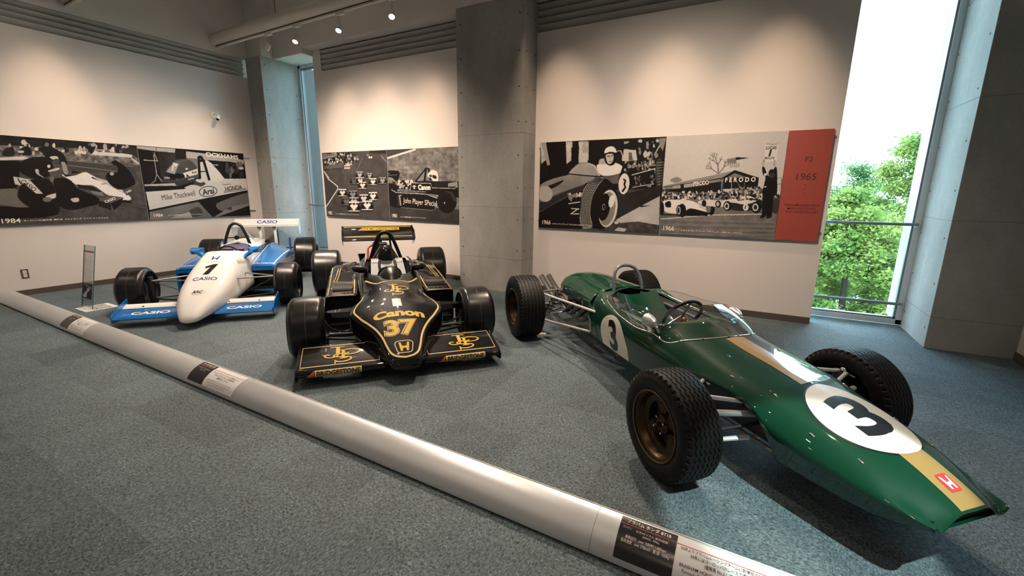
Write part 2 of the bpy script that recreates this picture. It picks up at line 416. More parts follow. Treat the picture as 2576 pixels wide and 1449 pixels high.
# ---- left wall, louvers above it
wl = struct(G().box((XA - .15, YF, 0), (XA, 5.17, 3.345)).box((XA - .25, YF, 0), (XA - .15, 5.8, ZC)).box((XA - .15, YF, 3.64), (XA, YP, ZC)).build('wall_left', M['white_wall'], smooth=False))
def slat(name, a, b, z, parent, axis):
    """inclined louver blade running along axis, front lip lower"""
    pr = [(.006, .056), (.006, .045), (-.048, -.005), (-.055, .003)]   # (out from the wall face, height)
    gg = G()
    gg.prism([(XA + q[0], z + q[1]) for q in pr], a, b, 'y')
    return gg.build(name, M['louver'], parent, smooth=False)
G().box((XA - .149, YF, 3.346), (XA - .13, 5.17, 3.66)).build('louver_void', M['louver_void'], wl, smooth=False)
for k in range(4): slat('louver_slat', YF, 5.12, 3.365 + k * .071, wl, 'y')
struct(G().box((XA, 1.66, 0), (XA + .012, 5.10, .072), .002).build('baseboard_left', M['base'], smooth=False))

# ---- back wall: two white panels with louvers, and bulkhead above
wb = struct(G().box((-7.07, YB, 0), (.68, YB + .14, 3.405)).box((-7.07, YB, 3.405), (-6.87, YB + .14, 3.755)).box((.60, YB, 3.405), (.68, YB + .14, 3.755))
      .box((-7.07, YB + .12, 3.405), (.68, YB + .14, 3.755)).build('wall_back', M['white_wall'], smooth=False))
G().box((-6.87, YB + .10, 3.406), (.60, YB + .119, 3.754)).build('louver_void', M['louver_void'], wb, smooth=False)
for a, b in ((-6.87, -3.72), (-2.73, .60)):
    for k in range(4): 
        gg = G(); z = 3.425 + k * .081
        pr = [(-.006, .064), (-.006, .052), (.052, -.005), (.060, .003)]
        gg.prism([(YB + q[0], z + q[1]) for q in pr], a, b, 'x'); gg.build('louver_slat', M['louver'], wb, smooth=False)
struct(G().box((-7.07, YB - .012, 0), (-3.74, YB, .072), .002).box((-2.71, YB - .012, 0), (.68, YB, .072), .002).build('baseboard_back', M['base'], smooth=False))
bulk = struct(G().box((XA, 5.42, 3.755), (XR + .2, 5.95, ZC)).build('wall_back_upper', M['white_wall'], smooth=False))
struct(G().box((XA, 5.42, 3.665), (-7.07, 6.0, 3.756)).build('wall_window_soffit', M['white_wall'], smooth=False))
struct(G().box((XA, 5.20, 3.67), (-7.85, 5.42, ZC)).box((-3.76, YP - .02, 3.74), (-2.70, 5.42, ZC)).build('wall_column_upper', M['white_wall'], smooth=False))
struct(G().box((.60, 5.42, 3.70), (1.56, 6.02, ZC)).build('wall_window_head', M['white_wall'], smooth=False))

# ---- concrete columns with form joints and tie holes
def column(name, lo, hi, faces, joints, holes=True):
    c = struct(G().box(lo, hi, .006).build(name, M['concrete'], smooth=False))
    for ax, pos, (h0, h1), sgn in faces:
        for zj in joints:
            if ax == 'y': G().box((h0, pos - .0015, zj), (h1, pos + .001, zj + .0035)).build('form_joint', M['joint'], c, smooth=False)
            else: G().box((pos - .0015, h0, zj), (pos + .0015, h1, zj + .0035)).build('form_joint', M['joint'], c, smooth=False)
        zs = [.18 + .42 * k for k in range(9)] if (holes or ax == 'x') else []
        for z in zs:
            for hh in (h0 + .07, h1 - .07) if (h1 - h0) > .3 else ((h0 + h1) / 2,):
                if z > hi[2] - .1: continue
                prof = [(.0105, .0), (.0098, .0016), (.0075, .0008), (.0, .0004)]
                gg = G().lathe([(r, s * sgn) for r, s in prof], (hh, pos, z) if ax == 'y' else (pos, hh, z), 'y' if ax == 'y' else 'x', 14)
                gg.build('tie_hole', M['hole'], c)
    return c
column('wall_column_corner', (XA, 5.17, 0), (-7.85, 6.9, 3.668), [('y', 5.17, (XA, -7.85), -1), ('x', -7.85, (5.17, 5.9), 1)], (.95, 1.96))
column('wall_column_middle', (-3.745, YP, 0), (-2.715, YB + .3, 3.74), [('y', YP, (-3.745, -2.715), -1), ('x', -2.715, (YP, YB), 1)], (.47, 1.18, 2.14))
column('wall_column_right', (1.545, YP - .01, 0), (XR + .4, 6.65, ZC), [('y', YP - .01, (1.545, XR), -1), ('x', 1.545, (YP, 6.05), -1)], (.30, 1.18, 2.20, 3.12), False)
struct(G().box((XR, YF, 0), (XR + .15, YP - .01, ZC)).build('wall_right', M['white_wall'], smooth=False))
struct(G().box((XR - .012, YF, 0), (XR, YP - .01, .075), .002).build('baseboard_right', M['base'], smooth=False))
struct(G().box((XA - .25, YF - .15, 0), (XR + .15, YF, ZC)).build('wall_front', M['white_wall'], smooth=False))
struct(G().box((XA - .25, YF - .15, ZC), (XR + .4, 6.05, ZC + .2)).build('ceiling', M['ceiling'], smooth=False))

# ---- windows
def window(name, x0, x1, y, z0, z1, bars, fw=.055):
    g = G()
    for lo, hi in (((x0, y, z0), (x0 + fw, y + .09, z1)), ((x1 - fw, y, z0), (x1, y + .09, z1)), ((x0, y, z0), (x1, y + .09, z0 + fw)), ((x0, y, z1 - fw), (x1, y + .09, z1))): g.box(lo, hi, .004)
    w = struct(g.build(name, M['alu'], smooth=False))
    g = G(); e = fw; t = .018
    for lo, hi in (((x0 + e, y + .02, z0 + e), (x0 + e + t, y + .075, z1 - e)), ((x1 - e - t, y + .02, z0 + e), (x1 - e, y + .075, z1 - e)), ((x0 + e, y + .02, z0 + e), (x1 - e, y + .075, z0 + e + t)), ((x0 + e, y + .02, z1 - e - t), (x1 - e, y + .075, z1 - e))): g.box(lo, hi)
    g.build('sash', M['alu_dark'], w, smooth=False)
    G().box((x0 + e, y + .045, z0 + e), (x1 - e, y + .053, z1 - e)).build('pane', M['glass'], w, smooth=False)
    for zb in bars:
        b = G().tube([(x0 + .02, y - .02, zb), (x1 - .03, y - .02, zb)], .016, 12).build('guard_bar', M['alu_dark'], w)
        for xx in (x1 - .045, x0 + .045):
            G().box((xx - .012, y - .03, zb - .03), (xx + .012, y + .002, zb + .012), .003).build('bar_bracket', M['alu'], b, smooth=False)
    return w
window('window_1', -7.85, -6.95, 5.90, .02, 3.66, (.27, 1.09))
window('window_2', .62, 1.545, 6.02, .02, 3.70, (.25, 1.10))
for (x0, x1, y) in ((-7.85, -6.95, 5.97), (.62, 1.545, 6.09)):
    ld = bpy.data.lights.new('window_portal', 'AREA'); ld.shape = 'RECTANGLE'; ld.size = x1 - x0; ld.size_y = 3.6; ld.cycles.is_portal = True
    lo = bpy.data.objects.new('window_portal', ld); COL.objects.link(lo); lo.location = ((x0 + x1) / 2, y + .1, 1.85); lo.rotation_euler = (math.radians(-90), 0, 0)
# ================================================================== track lighting
TRK = lambda x: 4.70 - .030 * (x + 8.28)
def track(name, y0, slope, label):
    t = empty(name, (XA, y0, 3.74)); tag(t, label, 'light track')
    L = XR - XA - .02; ye = slope * L
    G().tube([(0.002, -.03, .095), (L, ye - .03, .095)], .088, 24).build('beam_pipe', M['track'], t)
    g = G(); d = Vector((L, ye, 0)).normalized(); n = Vector((-d.y, d.x, 0))
    for w, z0, z1, mm, nm in ((.019, -.028, -.006, 'track', 'track_rail'), (.017, -.006, .014, 'track_dark', 'track_slot')):
        V = []; 
        for s in (0.004, L):
            c = d * s
            for a in (-1, 1):
                for z in (z0, z1): V.append(c + n * a * w + Vector((0, 0, z)))
        G().add(V, [(0, 1, 3, 2), (4, 6, 7, 5), (0, 4, 5, 1), (2, 3, 7, 6), (1, 5, 7, 3), (0, 2, 6, 4)]).build(nm, M[mm], t, smooth=False)
    for s in (1.75, 4.4, 7.2, 9.6):
        G().tube([(s, slope * s - .03, .18), (s, slope * s - .03, ZC - 3.74)], .005, 8).build('hanger_rod', M['brown'], t)
    return t
track('lighting_track', 4.70, -.030, 'white suspended lighting track with round beam pipe close to the back wall')
track('lighting_track', 2.82, -.030, 'white suspended lighting track with round beam pipe over the cars')
track('lighting_track', .75, -.030, 'unseen lighting track added over the visitor aisle to carry the floor patch spotlight')  # track added out of view, only to carry the cool aisle spot
def aim(o, d):
    o.rotation_euler = Vector(d).to_track_quat('-Z', 'Y').to_euler()
def spot_fixture(x, yt, target, power, ang=70, blend=.9, col=WARM, label='', on=True, drop=.20, z=3.711, name='track_spotlight', group='spotlights on the lighting tracks'):
    """adapter on the track, stem, lamp head aimed at target; carries its own light"""
    base = Vector((x, yt, z)); tgt = Vector(target)
    f = empty(name, base); tag(f, label, 'spotlight', group)
    G().box((-.075, -.022, -.028), (.075, .022, .0), .004).build('adapter', M['white'], f, smooth=False)
    G().tube([(-.04, 0, -.026), (-.04, 0, -drop + .05)], .012, 12).build('stem', M['track'], f)
    pv = Vector((-.04, 0, -drop + .03)); d = (tgt - (base + pv)).normalized()
    q = d.to_track_quat('-Z', 'Y').to_matrix().to_4x4(); q.translation = pv
    hd = G().lathe([(.0, .045), (.026, .045), (.030, .040), (.034, .0), (.041, -.035), (.041, -.062), (.036, -.062), (.034, -.045), (.0, -.045)], (0, 0, 0), 'z', 24).xf(q).build('lamp_head', M['white'], f)
    G().lathe([(.0345, -.050), (.0, -.052)], (0, 0, 0), 'z', 24).xf(q).build('lamp_lens', M['lamp'] if on else M['white'], f)
    if on:
        ld = bpy.data.lights.new('spot_light', 'SPOT'); ld.energy = power; ld.color = col; ld.spot_size = math.radians(ang); ld.spot_blend = blend; ld.shadow_soft_size = .03
        lo = bpy.data.objects.new('spot_light', ld); COL.objects.link(lo); lo.parent = f; lo.location = pv + d * .075; aim(lo, d)
    return f
PW = 215.0
def washer(x, y, target, power, ang, label):
    """small wall washer on the ceiling"""
    return spot_fixture(x, y, target, power, ang, 1.0, WARM, label, z=ZC - .001, name='ceiling_wall_washer', group='wall washers on the ceiling')
for x, tx, lab in ((-6.30, -6.40, 'white ceiling wall washer aimed at the photo of the pack of racing cars'),
              (-5.40, -5.43, 'white ceiling wall washer aimed where the two middle photos meet'),
              (-4.45, -4.46, 'white ceiling wall washer beside the concrete column, aimed at the black car photo'),
              (-2.30, -2.33, 'white ceiling wall washer aimed at the helmeted driver photo'),
              (-1.00, -1.0, 'white ceiling wall washer aimed between the driver photo and the grandstand photo'),
              (.08, .07, 'white ceiling wall washer aimed at the red panel')):
    washer(x, 4.60, (tx, YB, 1.55), PW, 38, lab)
washer(-7.25, 2.50, (XA, 2.50, 1.5), PW, 40, 'white ceiling wall washer aimed at the pit stop photo on the left wall')
spot_fixture(-6.80, TRK(-6.80), (XA, 3.95, 1.5), 120, 60, 1.0, WARM, 'white track spotlight turned towards the left wall and its security camera')
for x, tg, pw, lab in ((-6.10, (-5.3, 2.6, 0), 290, 'lit white track spotlight aimed at the nose of the white and blue racing car'), (-5.16, (-4.3, 2.6, 0), 290, 'lit white track spotlight aimed between the white and the black racing car'),
                       (-4.18, (-2.7, 2.5, 0), 360, 'lit white track spotlight beside the concrete column, aimed at the black racing car'), (-1.5, (-.6, 2.6, 0), 330, 'white track spotlight shining on the cockpit of the green racing car')):
    spot_fixture(x, TRK(x), tg, pw, 66, .6, NEUT, lab)
TR2 = lambda x: 2.82 - .030 * (x + 8.28)
# lamps over the cars (neutral), then an added aisle spot and wall floods
for x, tg, pw, lab in ((-5.0, (-5.4, 2.5, 0), 210, 'white track spotlight over the white and blue racing car'),
                   (-2.6, (-2.5, 2.3, 0), 210, 'white track spotlight over the black and gold racing car'),
                   (.30, (.45, 2.3, 0), 110, 'white track spotlight over the nose of the green racing car')):
    spot_fixture(x, TR2(x), tg, pw, 75, .7, NEUT, lab)
spot_fixture(1.35, .75 - .030 * (1.35 + 8.28), (.30, 1.95, 0), 850, 16, .3, (.80, 1.0, .97), 'unseen cool spotlight added over the visitor aisle to make the floor patch under the green car')  # added lamp that throws the bright floor patch by the green car
for x, tg, lab in ((-5.9, (-6.0, YB, .5), 'unseen fill floodlight added to brighten the wall beside the narrow window'), (-4.4, (-5.2, YB, .5), 'unseen fill floodlight added to brighten the wall under the middle photos'),
                   (-.8, (-1.1, YB, .5), 'unseen fill floodlight added to brighten the driver photo wall')):
    spot_fixture(x, TR2(x), tg, 460, 92, 1.0, NEUT, lab)  # floods added out of view to brighten the back wall
for x, tg, lab in ((-5.6, (XA, 3.4, .5), 'unseen fill floodlight added to brighten the left wall'), (-4.2, (XA, 1.6, .5), 'unseen fill floodlight added to brighten the far end of the left wall')):
    spot_fixture(x, TR2(x), tg, 230, 92, 1.0, NEUT, lab)  # two more added out of view to lift the left wall
def downlight(x, y, pw):  # unseen lamps added as ambient fill for the whole room
    d = empty('added_downlight', (x, y, ZC)); tag(d, 'unseen round ceiling downlight added as fill over the visitor floor', 'downlight', 'added ceiling fill lights behind the visitor rail')
    G().lathe([(.11, 0), (.11, -.012), (.085, -.012), (.08, -.001), (.0, -.001)], (0, 0, 0), 'z', 24).build('trim_ring', M['white'], d)
    G().lathe([(.079, -.004), (.0, -.004)], (0, 0, 0), 'z', 24).build('lens', M['lamp'], d)
    ld = bpy.data.lights.new('fill_light', 'SPOT'); ld.energy = pw; ld.color = NEUT; ld.spot_size = math.radians(150); ld.spot_blend = 1; ld.shadow_soft_size = .09
    lo = bpy.data.objects.new('fill_light', ld); COL.objects.link(lo); lo.parent = d; lo.location = (0, 0, -.03)
for x in (-6.5, -3.4, -.4):
    for y in (-2.6, -.2): downlight(x, y, 60)

# ================================================================== PHOTO PANELS
class Canvas:
    """paints a flat black-and-white print; coordinates are mapped by a homography onto the sheet"""
    def __init__(s, W, Hh, Hm, base):
        s.W, s.H = W, Hh; s.Hm = np.array(Hm).reshape(3, 3); s.a = np.full((Hh, W), float(base)); s.a3 = None
        s.U, s.Vv = np.meshgrid(np.linspace(0, 1, W), np.linspace(0, 1, Hh))
    def uv(s, P):
        P = np.array(P, float); q = np.c_[P, np.ones(len(P))] @ s.Hm.T; return q[:, :2] / q[:, 2:3]
    def mask(s, P, raw=False):
        Q = np.array(P) if raw else s.uv(P); m = np.zeros((s.H, s.W), bool); n = len(Q)
        for i in range(n):
            x0, y0 = Q[i]; x1, y1 = Q[(i + 1) % n]
            if abs(y1 - y0) < 1e-12: continue
            c = ((s.Vv >= y0) != (s.Vv >= y1)) & (s.U < (x1 - x0) * (s.Vv - y0) / (y1 - y0) + x0); m ^= c
        return m
    def poly(s, P, v, a=1.0, n=0.0, ns=6):
        m = s.mask(P); s.put(m, v, a, n, ns); return s
    def curve(s, P, v, **k): return s.poly(smooth_path(P, 6, True), v, **k)
    def put(s, m, v, a=1.0, n=0.0, ns=6):
        val = v
        if n: val = v + n * s.noise(ns)
        s.a[m] = (s.a * (1 - a) + val * a)[m] if np.ndim(val) else s.a[m] * (1 - a) + val * a
    def ell(s, cx, cy, rx, ry, v, rot=0, **k):
        t = np.linspace(0, 2 * math.pi, 28, endpoint=False); c, q = math.cos(rot), math.sin(rot)
        return s.poly([(cx + rx * math.cos(i) * c - ry * math.sin(i) * q, cy + rx * math.cos(i) * q + ry * math.sin(i) * c) for i in t], v, **k)
    def line(s, P, w, v, **k):
        V, F = band2(P, w)
        for f in F: s.poly([V[i] for i in f], v, **k)
        return s
    def noise(s, sc, seed=None):
        r = np.random.default_rng(int(sc * 100) if seed is None else seed); out = np.zeros((s.H, s.W)); amp = 1
        for o in range(3):
            gw, gh = max(2, int(sc * 2 ** o * s.W / s.H)), max(2, int(sc * 2 ** o)); gN = r.uniform(-1, 1, (gh + 1, gw + 1))
            x = s.U * gw; y = s.Vv * gh; xi = np.minimum(x.astype(int), gw - 1); yi = np.minimum(y.astype(int), gh - 1); fx = x - xi; fy = y - yi
            out += amp * (gN[yi, xi] * (1 - fx) * (1 - fy) + gN[yi, xi + 1] * fx * (1 - fy) + gN[yi + 1, xi] * (1 - fx) * fy + gN[yi + 1, xi + 1] * fx * fy); amp *= .55
        return out
    def crowd(s, x0, x1, y0, y1, n, vals, sz, seed=1):
        r = random.Random(seed)
        for i in range(n): s.ell(r.uniform(x0, x1), r.uniform(y0, y1), sz * r.uniform(.5, 1.2), sz * r.uniform(.6, 1.8), r.choice(vals))
        return s
def text_on(p, key, cx, cy, w, h, m, ux, uy, o, rot=0, nm='lettering'):
    return flat_decal(nm, T2(key, w, h, cx, cy, rot), Vector(o), ux, uy, m, p)
def panel(cv, a, b, z0, z1, wall, label, name='photo_panel', paint=None, ext=(0, 0)):
    """a mounted board; a,b = horizontal ends along the wall (left, right)"""
    t = .02
    if wall == 'B': o = Vector((a, 5.59, z0)); ux = Vector((1, 0, 0)); nrm = Vector((0, -1, 0))
    else: o = Vector((-8.24, a, z0)); ux = Vector((0, 1, 0)); nrm = Vector((1, 0, 0))
    Wd, Hd = b - a, z1 - z0; root = empty(name, o); tag(root, label, 'photo panel')
    c = [ux * 0 - nrm * t, ux * Wd, nrm * -.0005]
    g = G(); P = lambda u, n, z: tuple(ux * u + nrm * n + Vector((0, 0, z)))
    V = [P(u, n, z) for n in (-t, -.0006) for u, z in ((0, 0), (Wd, 0), (Wd, Hd), (0, Hd))]
    g.add(V, [(0, 1, 2, 3), (7, 6, 5, 4), (0, 4, 5, 1), (1, 5, 6, 2), (2, 6, 7, 3), (3, 7, 4, 0)]).build('board', paint or M['white'], root, smooth=False)
    for zz in (.09, Hd - .075):
        g = G(); V = [P(u, n, z + zz) for n in (-.0385, -t) for u, z in ((.004 - ext[0], -.008), (Wd - .004 + ext[1], -.008), (Wd - .004 + ext[1], .008), (.004 - ext[0], .008))]
        g.add(V, [(0, 1, 2, 3), (7, 6, 5, 4), (0, 4, 5, 1), (1, 5, 6, 2), (2, 6, 7, 3), (3, 7, 4, 0)]).build('mounting_rail', M['steel'], root, smooth=False)
    if cv is not None:
        W_, H_ = cv.W, cv.H; A = np.clip(cv.a, 0, 1); A = (A + np.roll(A, 1, 0) + np.roll(A, 1, 1) + np.roll(np.roll(A, 1, 0), 1, 1)) / 4
        A = np.clip(A + .012 * cv.noise(90, 5), 0, 1)
        uu, vv = np.meshgrid(np.linspace(0, Wd, W_), np.linspace(Hd, 0, H_))
        co = np.zeros((H_ * W_, 3)); 
        for i in range(3): co[:, i] = uu.ravel() * ux[i] + (0 if i < 2 else 1) * vv.ravel()
        idx = np.arange(H_ * W_).reshape(H_, W_); q = np.stack([idx[1:, :-1], idx[1:, 1:], idx[:-1, 1:], idx[:-1, :-1]], -1).reshape(-1, 4)
        me = bpy.data.meshes.new('print'); me.vertices.add(len(co)); me.vertices.foreach_set('co', co.ravel()); me.loops.add(q.size); me.loops.foreach_set('vertex_index', q.ravel())
        me.polygons.add(len(q)); me.polygons.foreach_set('loop_start', np.arange(0, q.size, 4)); me.polygons.foreach_set('loop_total', np.full(len(q), 4)); me.update()
        lin = A.ravel() ** 2.7; colr = np.stack([.009 + .80 * lin, .0075 + .765 * lin, .0075 + .735 * lin, np.ones_like(lin)], -1)
        at = me.color_attributes.new('Col', 'FLOAT_COLOR', 'POINT'); at.data.foreach_set('color', colr.ravel())
        me.materials.append(M['print']); ob = bpy.data.objects.new('print', me); COL.objects.link(ob); ob.parent = root
    root['_ux'] = list(ux); root['_n'] = list(nrm)
    def txt(key, px_, py_, w, h, m='txt_cream', rot=0, nm='caption'):
        u, v = cv.uv([(px_, py_)])[0] if cv is not None else (px_, py_)
        return text_on(root, key, u * Wd, (1 - v) * Hd, w, h, M[m], ux, Vector((0, 0, 1)), nrm * .0012, rot, nm)
    root.pop('_ux'); root.pop('_n')
    return root, txt
K, D, Gm, Lt, Wt = .06, .16, .42, .70, .92

# --- pit stop print (left wall)
H1 = [0.000238522, -6.60067e-05, 0.334683, -5.5039e-05, 0.000709208, -0.0144598, -8.62223e-05, -1.1049e-05, 1.0]
c = Canvas(600, 310, H1, .36); c.put(np.ones_like(c.a, bool), .37, 1, .05, 14)
c.poly([(-1500, -100), (2100, 180), (2110, 260), (-1500, 130)], .17, n=.05, ns=20).poly([(-1500, 120), (2100, 255), (2130, 480), (-1500, 330)], .50, n=.16, ns=34)
c.crowd(100, 2000, 170, 300, 90, (.15, .3, .75, .85), 26, 3)
c.poly([(1400, 270), (2020, 310), (2010, 365), (1400, 320)], .85).poly([(1130, 265), (1320, 265), (1310, 315), (1140, 295)], .85)
c.poly([(1000, 400), (2040, 480), (2080, 620), (1030, 560)], .33).line([(1010, 405), (2040, 500)], 8, .6).line([(1040, 480), (1830, 580)], 8, .6)
c.poly([(-1500, 330), (300, 420), (300, 700), (250, 830), (-1500, 900)], .10, n=.05).poly([(-400, 860), (230, 830), (520, 1110), (420, 1145), (-400, 1010)], .50)
c.poly([(-1500, 1020), (300, 1120), (900, 1120), (880, 1230), (700, 1270), (-1500, 1400)], .10)
c.ell(1390, 225, 45, 80, .15).ell(1600, 200, 30, 50, .7).ell(1420, 170, 40, 30, .7).curve([(1850, 290), (1950, 210), (2060, 230), (2120, 380), (2000, 320)], .25)
c.curve([(180, 200), (60, 250), (40, 330), (200, 340), (230, 270)], .2).ell(360, 130, 40, 40, .85).curve([(390, 190), (460, 220), (470, 330), (280, 300), (290, 250)], .14).ell(320, 275, 50, 22, .8)
c.curve([(600, 230), (700, 190), (830, 220), (980, 330), (1010, 470), (760, 400), (640, 290)], .14).ell(715, 165, 32, 32, .55)
c.poly([(-400, 380), (360, 345), (450, 370), (360, 395), (-400, 420)], .88)
c.curve([(450, 370), (700, 360), (800, 450), (790, 620), (560, 690), (330, 600), (270, 480)], .13, n=.03).curve([(540, 540), (590, 550), (600, 610), (690, 680), (560, 610)], .8)
c.curve([(760, 350), (870, 345), (890, 400), (800, 390)], .85).ell(860, 420, 50, 40, .35).ell(745, 495, 26, 26, .9).curve([(740, 560), (880, 520), (900, 545), (760, 580)], .85).curve([(930, 430), (1000, 450), (1040, 600), (980, 610), (950, 500)], .65)
c.ell(840, 620, 90, 50, .40, rot=.2)
c.poly([(200, 650), (480, 700), (470, 760), (330, 790), (230, 770)], .86).line([(270, 680), (330, 780)], 16, .1)
c.curve([(940, 620), (1120, 640), (1290, 585), (1400, 630), (1700, 790), (1900, 890), (2000, 990), (1880, 1010), (1640, 930), (1420, 790), (1180, 780), (1060, 700)], .93)
c.poly([(960, 615), (1120, 640), (1000, 655)], .1).line([(1400, 665), (1540, 715)], 22, .05).poly([(1100, 560), (1230, 590), (1090, 610)], .1)
c.curve([(1420, 660), (1700, 740), (1880, 870), (1870, 900), (1600, 760)], .80)
c.curve([(270, 900), (330, 780), (480, 700), (700, 680), (800, 760), (850, 900), (880, 1000), (900, 1200), (640, 1180), (420, 1100), (290, 990)], .11, n=.03)
c.poly([(360, 705), (470, 720), (660, 915), (550, 910), (400, 790)], .86).curve([(700, 950), (860, 905), (850, 970), (770, 990)], .85).ell(720, 1000, 70, 38, .5)
c.curve([(830, 690), (1060, 700), (1180, 830), (1480, 960), (1500, 1060), (1340, 1110), (1080, 1160), (900, 1090), (850, 900)], .09, n=.03)
c.curve([(1080, 990), (1190, 975), (1200, 1030), (1120, 1040)], .82).ell(790, 690, 34, 46, .5)
c.poly([(1380, 870), (1560, 890), (1580, 950), (1430, 920)], .55).poly([(1180, 770), (1400, 800), (1560, 890), (1200, 830)], .18)
c.poly([(1500, 1010), (1680, 940), (1880, 970), (1690, 1060)], .42).poly([(1500, 1015), (1690, 1060), (1700, 1165), (1500, 1100)], .16).poly([(1690, 1060), (1880, 975), (1840, 1080), (1740, 1165)], .07)
c.poly([(1880, 880), (2010, 845), (2090, 900), (1930, 940)], .35).poly([(1900, 1005), (2020, 1040), (1960, 1060), (1830, 1040)], .1)
c.curve([(1700, 430), (1760, 405), (1820, 440), (1950, 540), (2050, 700), (2040, 780), (1840, 850), (1700, 790), (1620, 680), (1640, 600), (1780, 590), (1790, 500), (1720, 470)], .08, n=.02).ell(1705, 610, 32, 26, .75)
c.line([(1900, 1040), (2260, 1110)], 7, .25).line([(1880, 1080), (2260, 1160)], 7, .25).poly([(2000, 360), (2120, 440), (2110, 480), (2010, 400)], .8)
p, tx = panel(c, 1.25, 3.320, .9104, 2.015, 'A', 'black and white photo panel of a pit crew kneeling round a white racing car')
tx('1984', 175, 1325, .165, .058); tx('capk', 1050, 1300, .86, .020); tx('CASIO', 440, 790, .16, .055, 'txt_black', -.85, 'lettering'); tx('CASIO', 1680, 1010, .14, .036, 'txt_cream', .42, 'lettering'); tx('CASIO', 1580, 765, .06, .022, 'txt_black', .2, 'lettering'); tx('CASIO', 1960, 880, .08, .028, 'txt_cream', .5, 'lettering')

# --- helmet print
H2 = [0.000431411, -7.29278e-05, -0.0143637, -5.59017e-05, 0.000718277, -0.022987, -8.74846e-05, -1.12108e-05, 1.0]
c = Canvas(460, 320, H2, .10); c.put(np.ones_like(c.a, bool), .10, 1, .04, 10)
c.poly([(30, 40), (740, 95), (730, 190), (40, 90)], .74).line([(390, 70), (400, 130)], 10, .3).poly([(420, 140), (940, 190), (940, 480), (480, 620)], .25, n=.06, ns=8)
c.poly([(930, 140), (1990, 270), (1985, 380), (1500, 330), (1290, 300), (940, 260)], .76).poly([(1160, 130), (1975, 190), (1975, 300), (1280, 160)], .12)
c.poly([(940, 260), (1160, 280), (1150, 480), (960, 480)], .55).poly([(745, 100), (930, 115), (930, 300), (745, 280)], .16)
c.line([(345, 200), (400, 560), (510, 710)], 22, .62).line([(400, 560), (370, 680), (300, 730)], 20, .62).line([(350, 160), (420, 330)], 22, .6).line([(160, 300), (410, 315)], 14, .85)
c.poly([(480, 640), (760, 660), (760, 720), (500, 710)], .32).poly([(530, 605), (640, 610), (640, 645), (540, 640)], .7)
c.poly([(170, 745), (780, 718), (790, 770), (180, 775)], .78)
c.poly([(1290, 300), (1720, 330), (1990, 385), (2010, 640), (1650, 630), (1400, 380)], .10).line([(1400, 385), (1520, 392)], 14, .9).crowd(1660, 1980, 390, 590, 26, (.25, .35, .5, .1, .15), 44, 4).ell(1940, 450, 45, 26, .85)
c.poly([(200, 880), (900, 830), (1120, 740), (1200, 660), (1170, 340), (1280, 325), (1390, 350), (1640, 640), (1900, 640), (2040, 640), (2060, 850), (1330, 990), (270, 1210)], .86)
c.curve([(1280, 330), (1380, 350), (1620, 640), (1390, 670)], .90)
c.curve([(570, 515), (640, 400), (730, 320), (860, 285), (1000, 300), (1100, 380), (1150, 520), (1160, 620), (1060, 690), (900, 740), (800, 790), (750, 690), (720, 560)], .42)
c.curve([(740, 530), (800, 420), (860, 340), (1000, 320), (1080, 400), (1120, 460), (900, 520)], .36, n=.03).poly([(570, 515), (720, 350), (800, 370), (730, 560)], .70).poly([(700, 345), (800, 375), (750, 420), (690, 390)], .9).line([(690, 400), (690, 500)], 26, .9)
c.poly([(880, 540), (1150, 455), (1150, 560), (920, 620)], .90).curve([(740, 545), (880, 560), (900, 620), (760, 640)], .09).poly([(945, 560), (1000, 600), (940, 605)], .08)
c.curve([(750, 680), (1080, 620), (1150, 640), (1090, 690), (800, 780)], .30).curve([(1060, 690), (1140, 650), (1290, 730), (1180, 790), (1090, 750)], .35).ell(1180, 680, 70, 30, .85, rot=.2).curve([(780, 790), (1000, 720), (1100, 690), (1000, 770), (870, 820)], .08).curve([(900, 810), (1050, 750), (1200, 790), (1100, 810)], .85)
c.ell(945, 462, 24, 18, .9).line([(970, 660), (1080, 630)], 22, .75)
c.line([(1160, 240), (1190, 640)], 40, .07).line([(1200, 235), (1260, 330), (1360, 670)], 44, .09).line([(1190, 510), (1290, 510)], 18, .07).ell(1190, 250, 45, 30, .12)
c.poly([(270, 1215), (1200, 1030), (1330, 990), (1330, 1040), (1200, 1060), (270, 1250)], .12).poly([(270, 1245), (1160, 1060), (1420, 1340), (280, 1395)], .52, n=.05).poly([(1160, 1060), (1330, 990), (2060, 850), (2110, 1300), (1420, 1340)], .12, n=.04)
c.curve([(1480, 1130), (1580, 1050), (2060, 900), (2080, 1090), (1760, 1230), (1560, 1220)], .46).poly([(1760, 1150), (2080, 1090), (2090, 1130), (1500, 1340), (1450, 1330)], .55).poly([(1660, 1190), (1760, 1150), (1770, 1220)], .3)
c.curve([(980, 1240), (1100, 1170), (1190, 1170), (1240, 1300), (1050, 1340)], .35).poly([(640, 1360), (1000, 1240), (1050, 1350)], .70)
p, tx = panel(c, 3.326, 4.913, .9104, 2.017, 'A', 'black and white photo panel of a helmeted driver seated in a white car', ext=(0, .12))
tx('1984', 432, 1310, .12, .050); tx('capk', 930, 1298, .50, .018); tx('MIKE', 805, 945, .50, .085, 'txt_black', .16, 'lettering'); tx('ARAI', 1340, 875, .20, .10, 'txt_black', .17, 'lettering')
tx('POW', 1680, 748, .15, .04, 'txt_black', .1, 'lettering'); tx('HONDA', 1805, 812, .30, .075, 'txt_black', .13, 'lettering'); tx('DUCK', 1600, 228, .54, .072, 'txt_cream', -.035, 'lettering'); tx('ARAI', 1080, 525, .08, .04, 'txt_black', .25, 'lettering')
u, v = c.uv([(1340, 875)])[0]
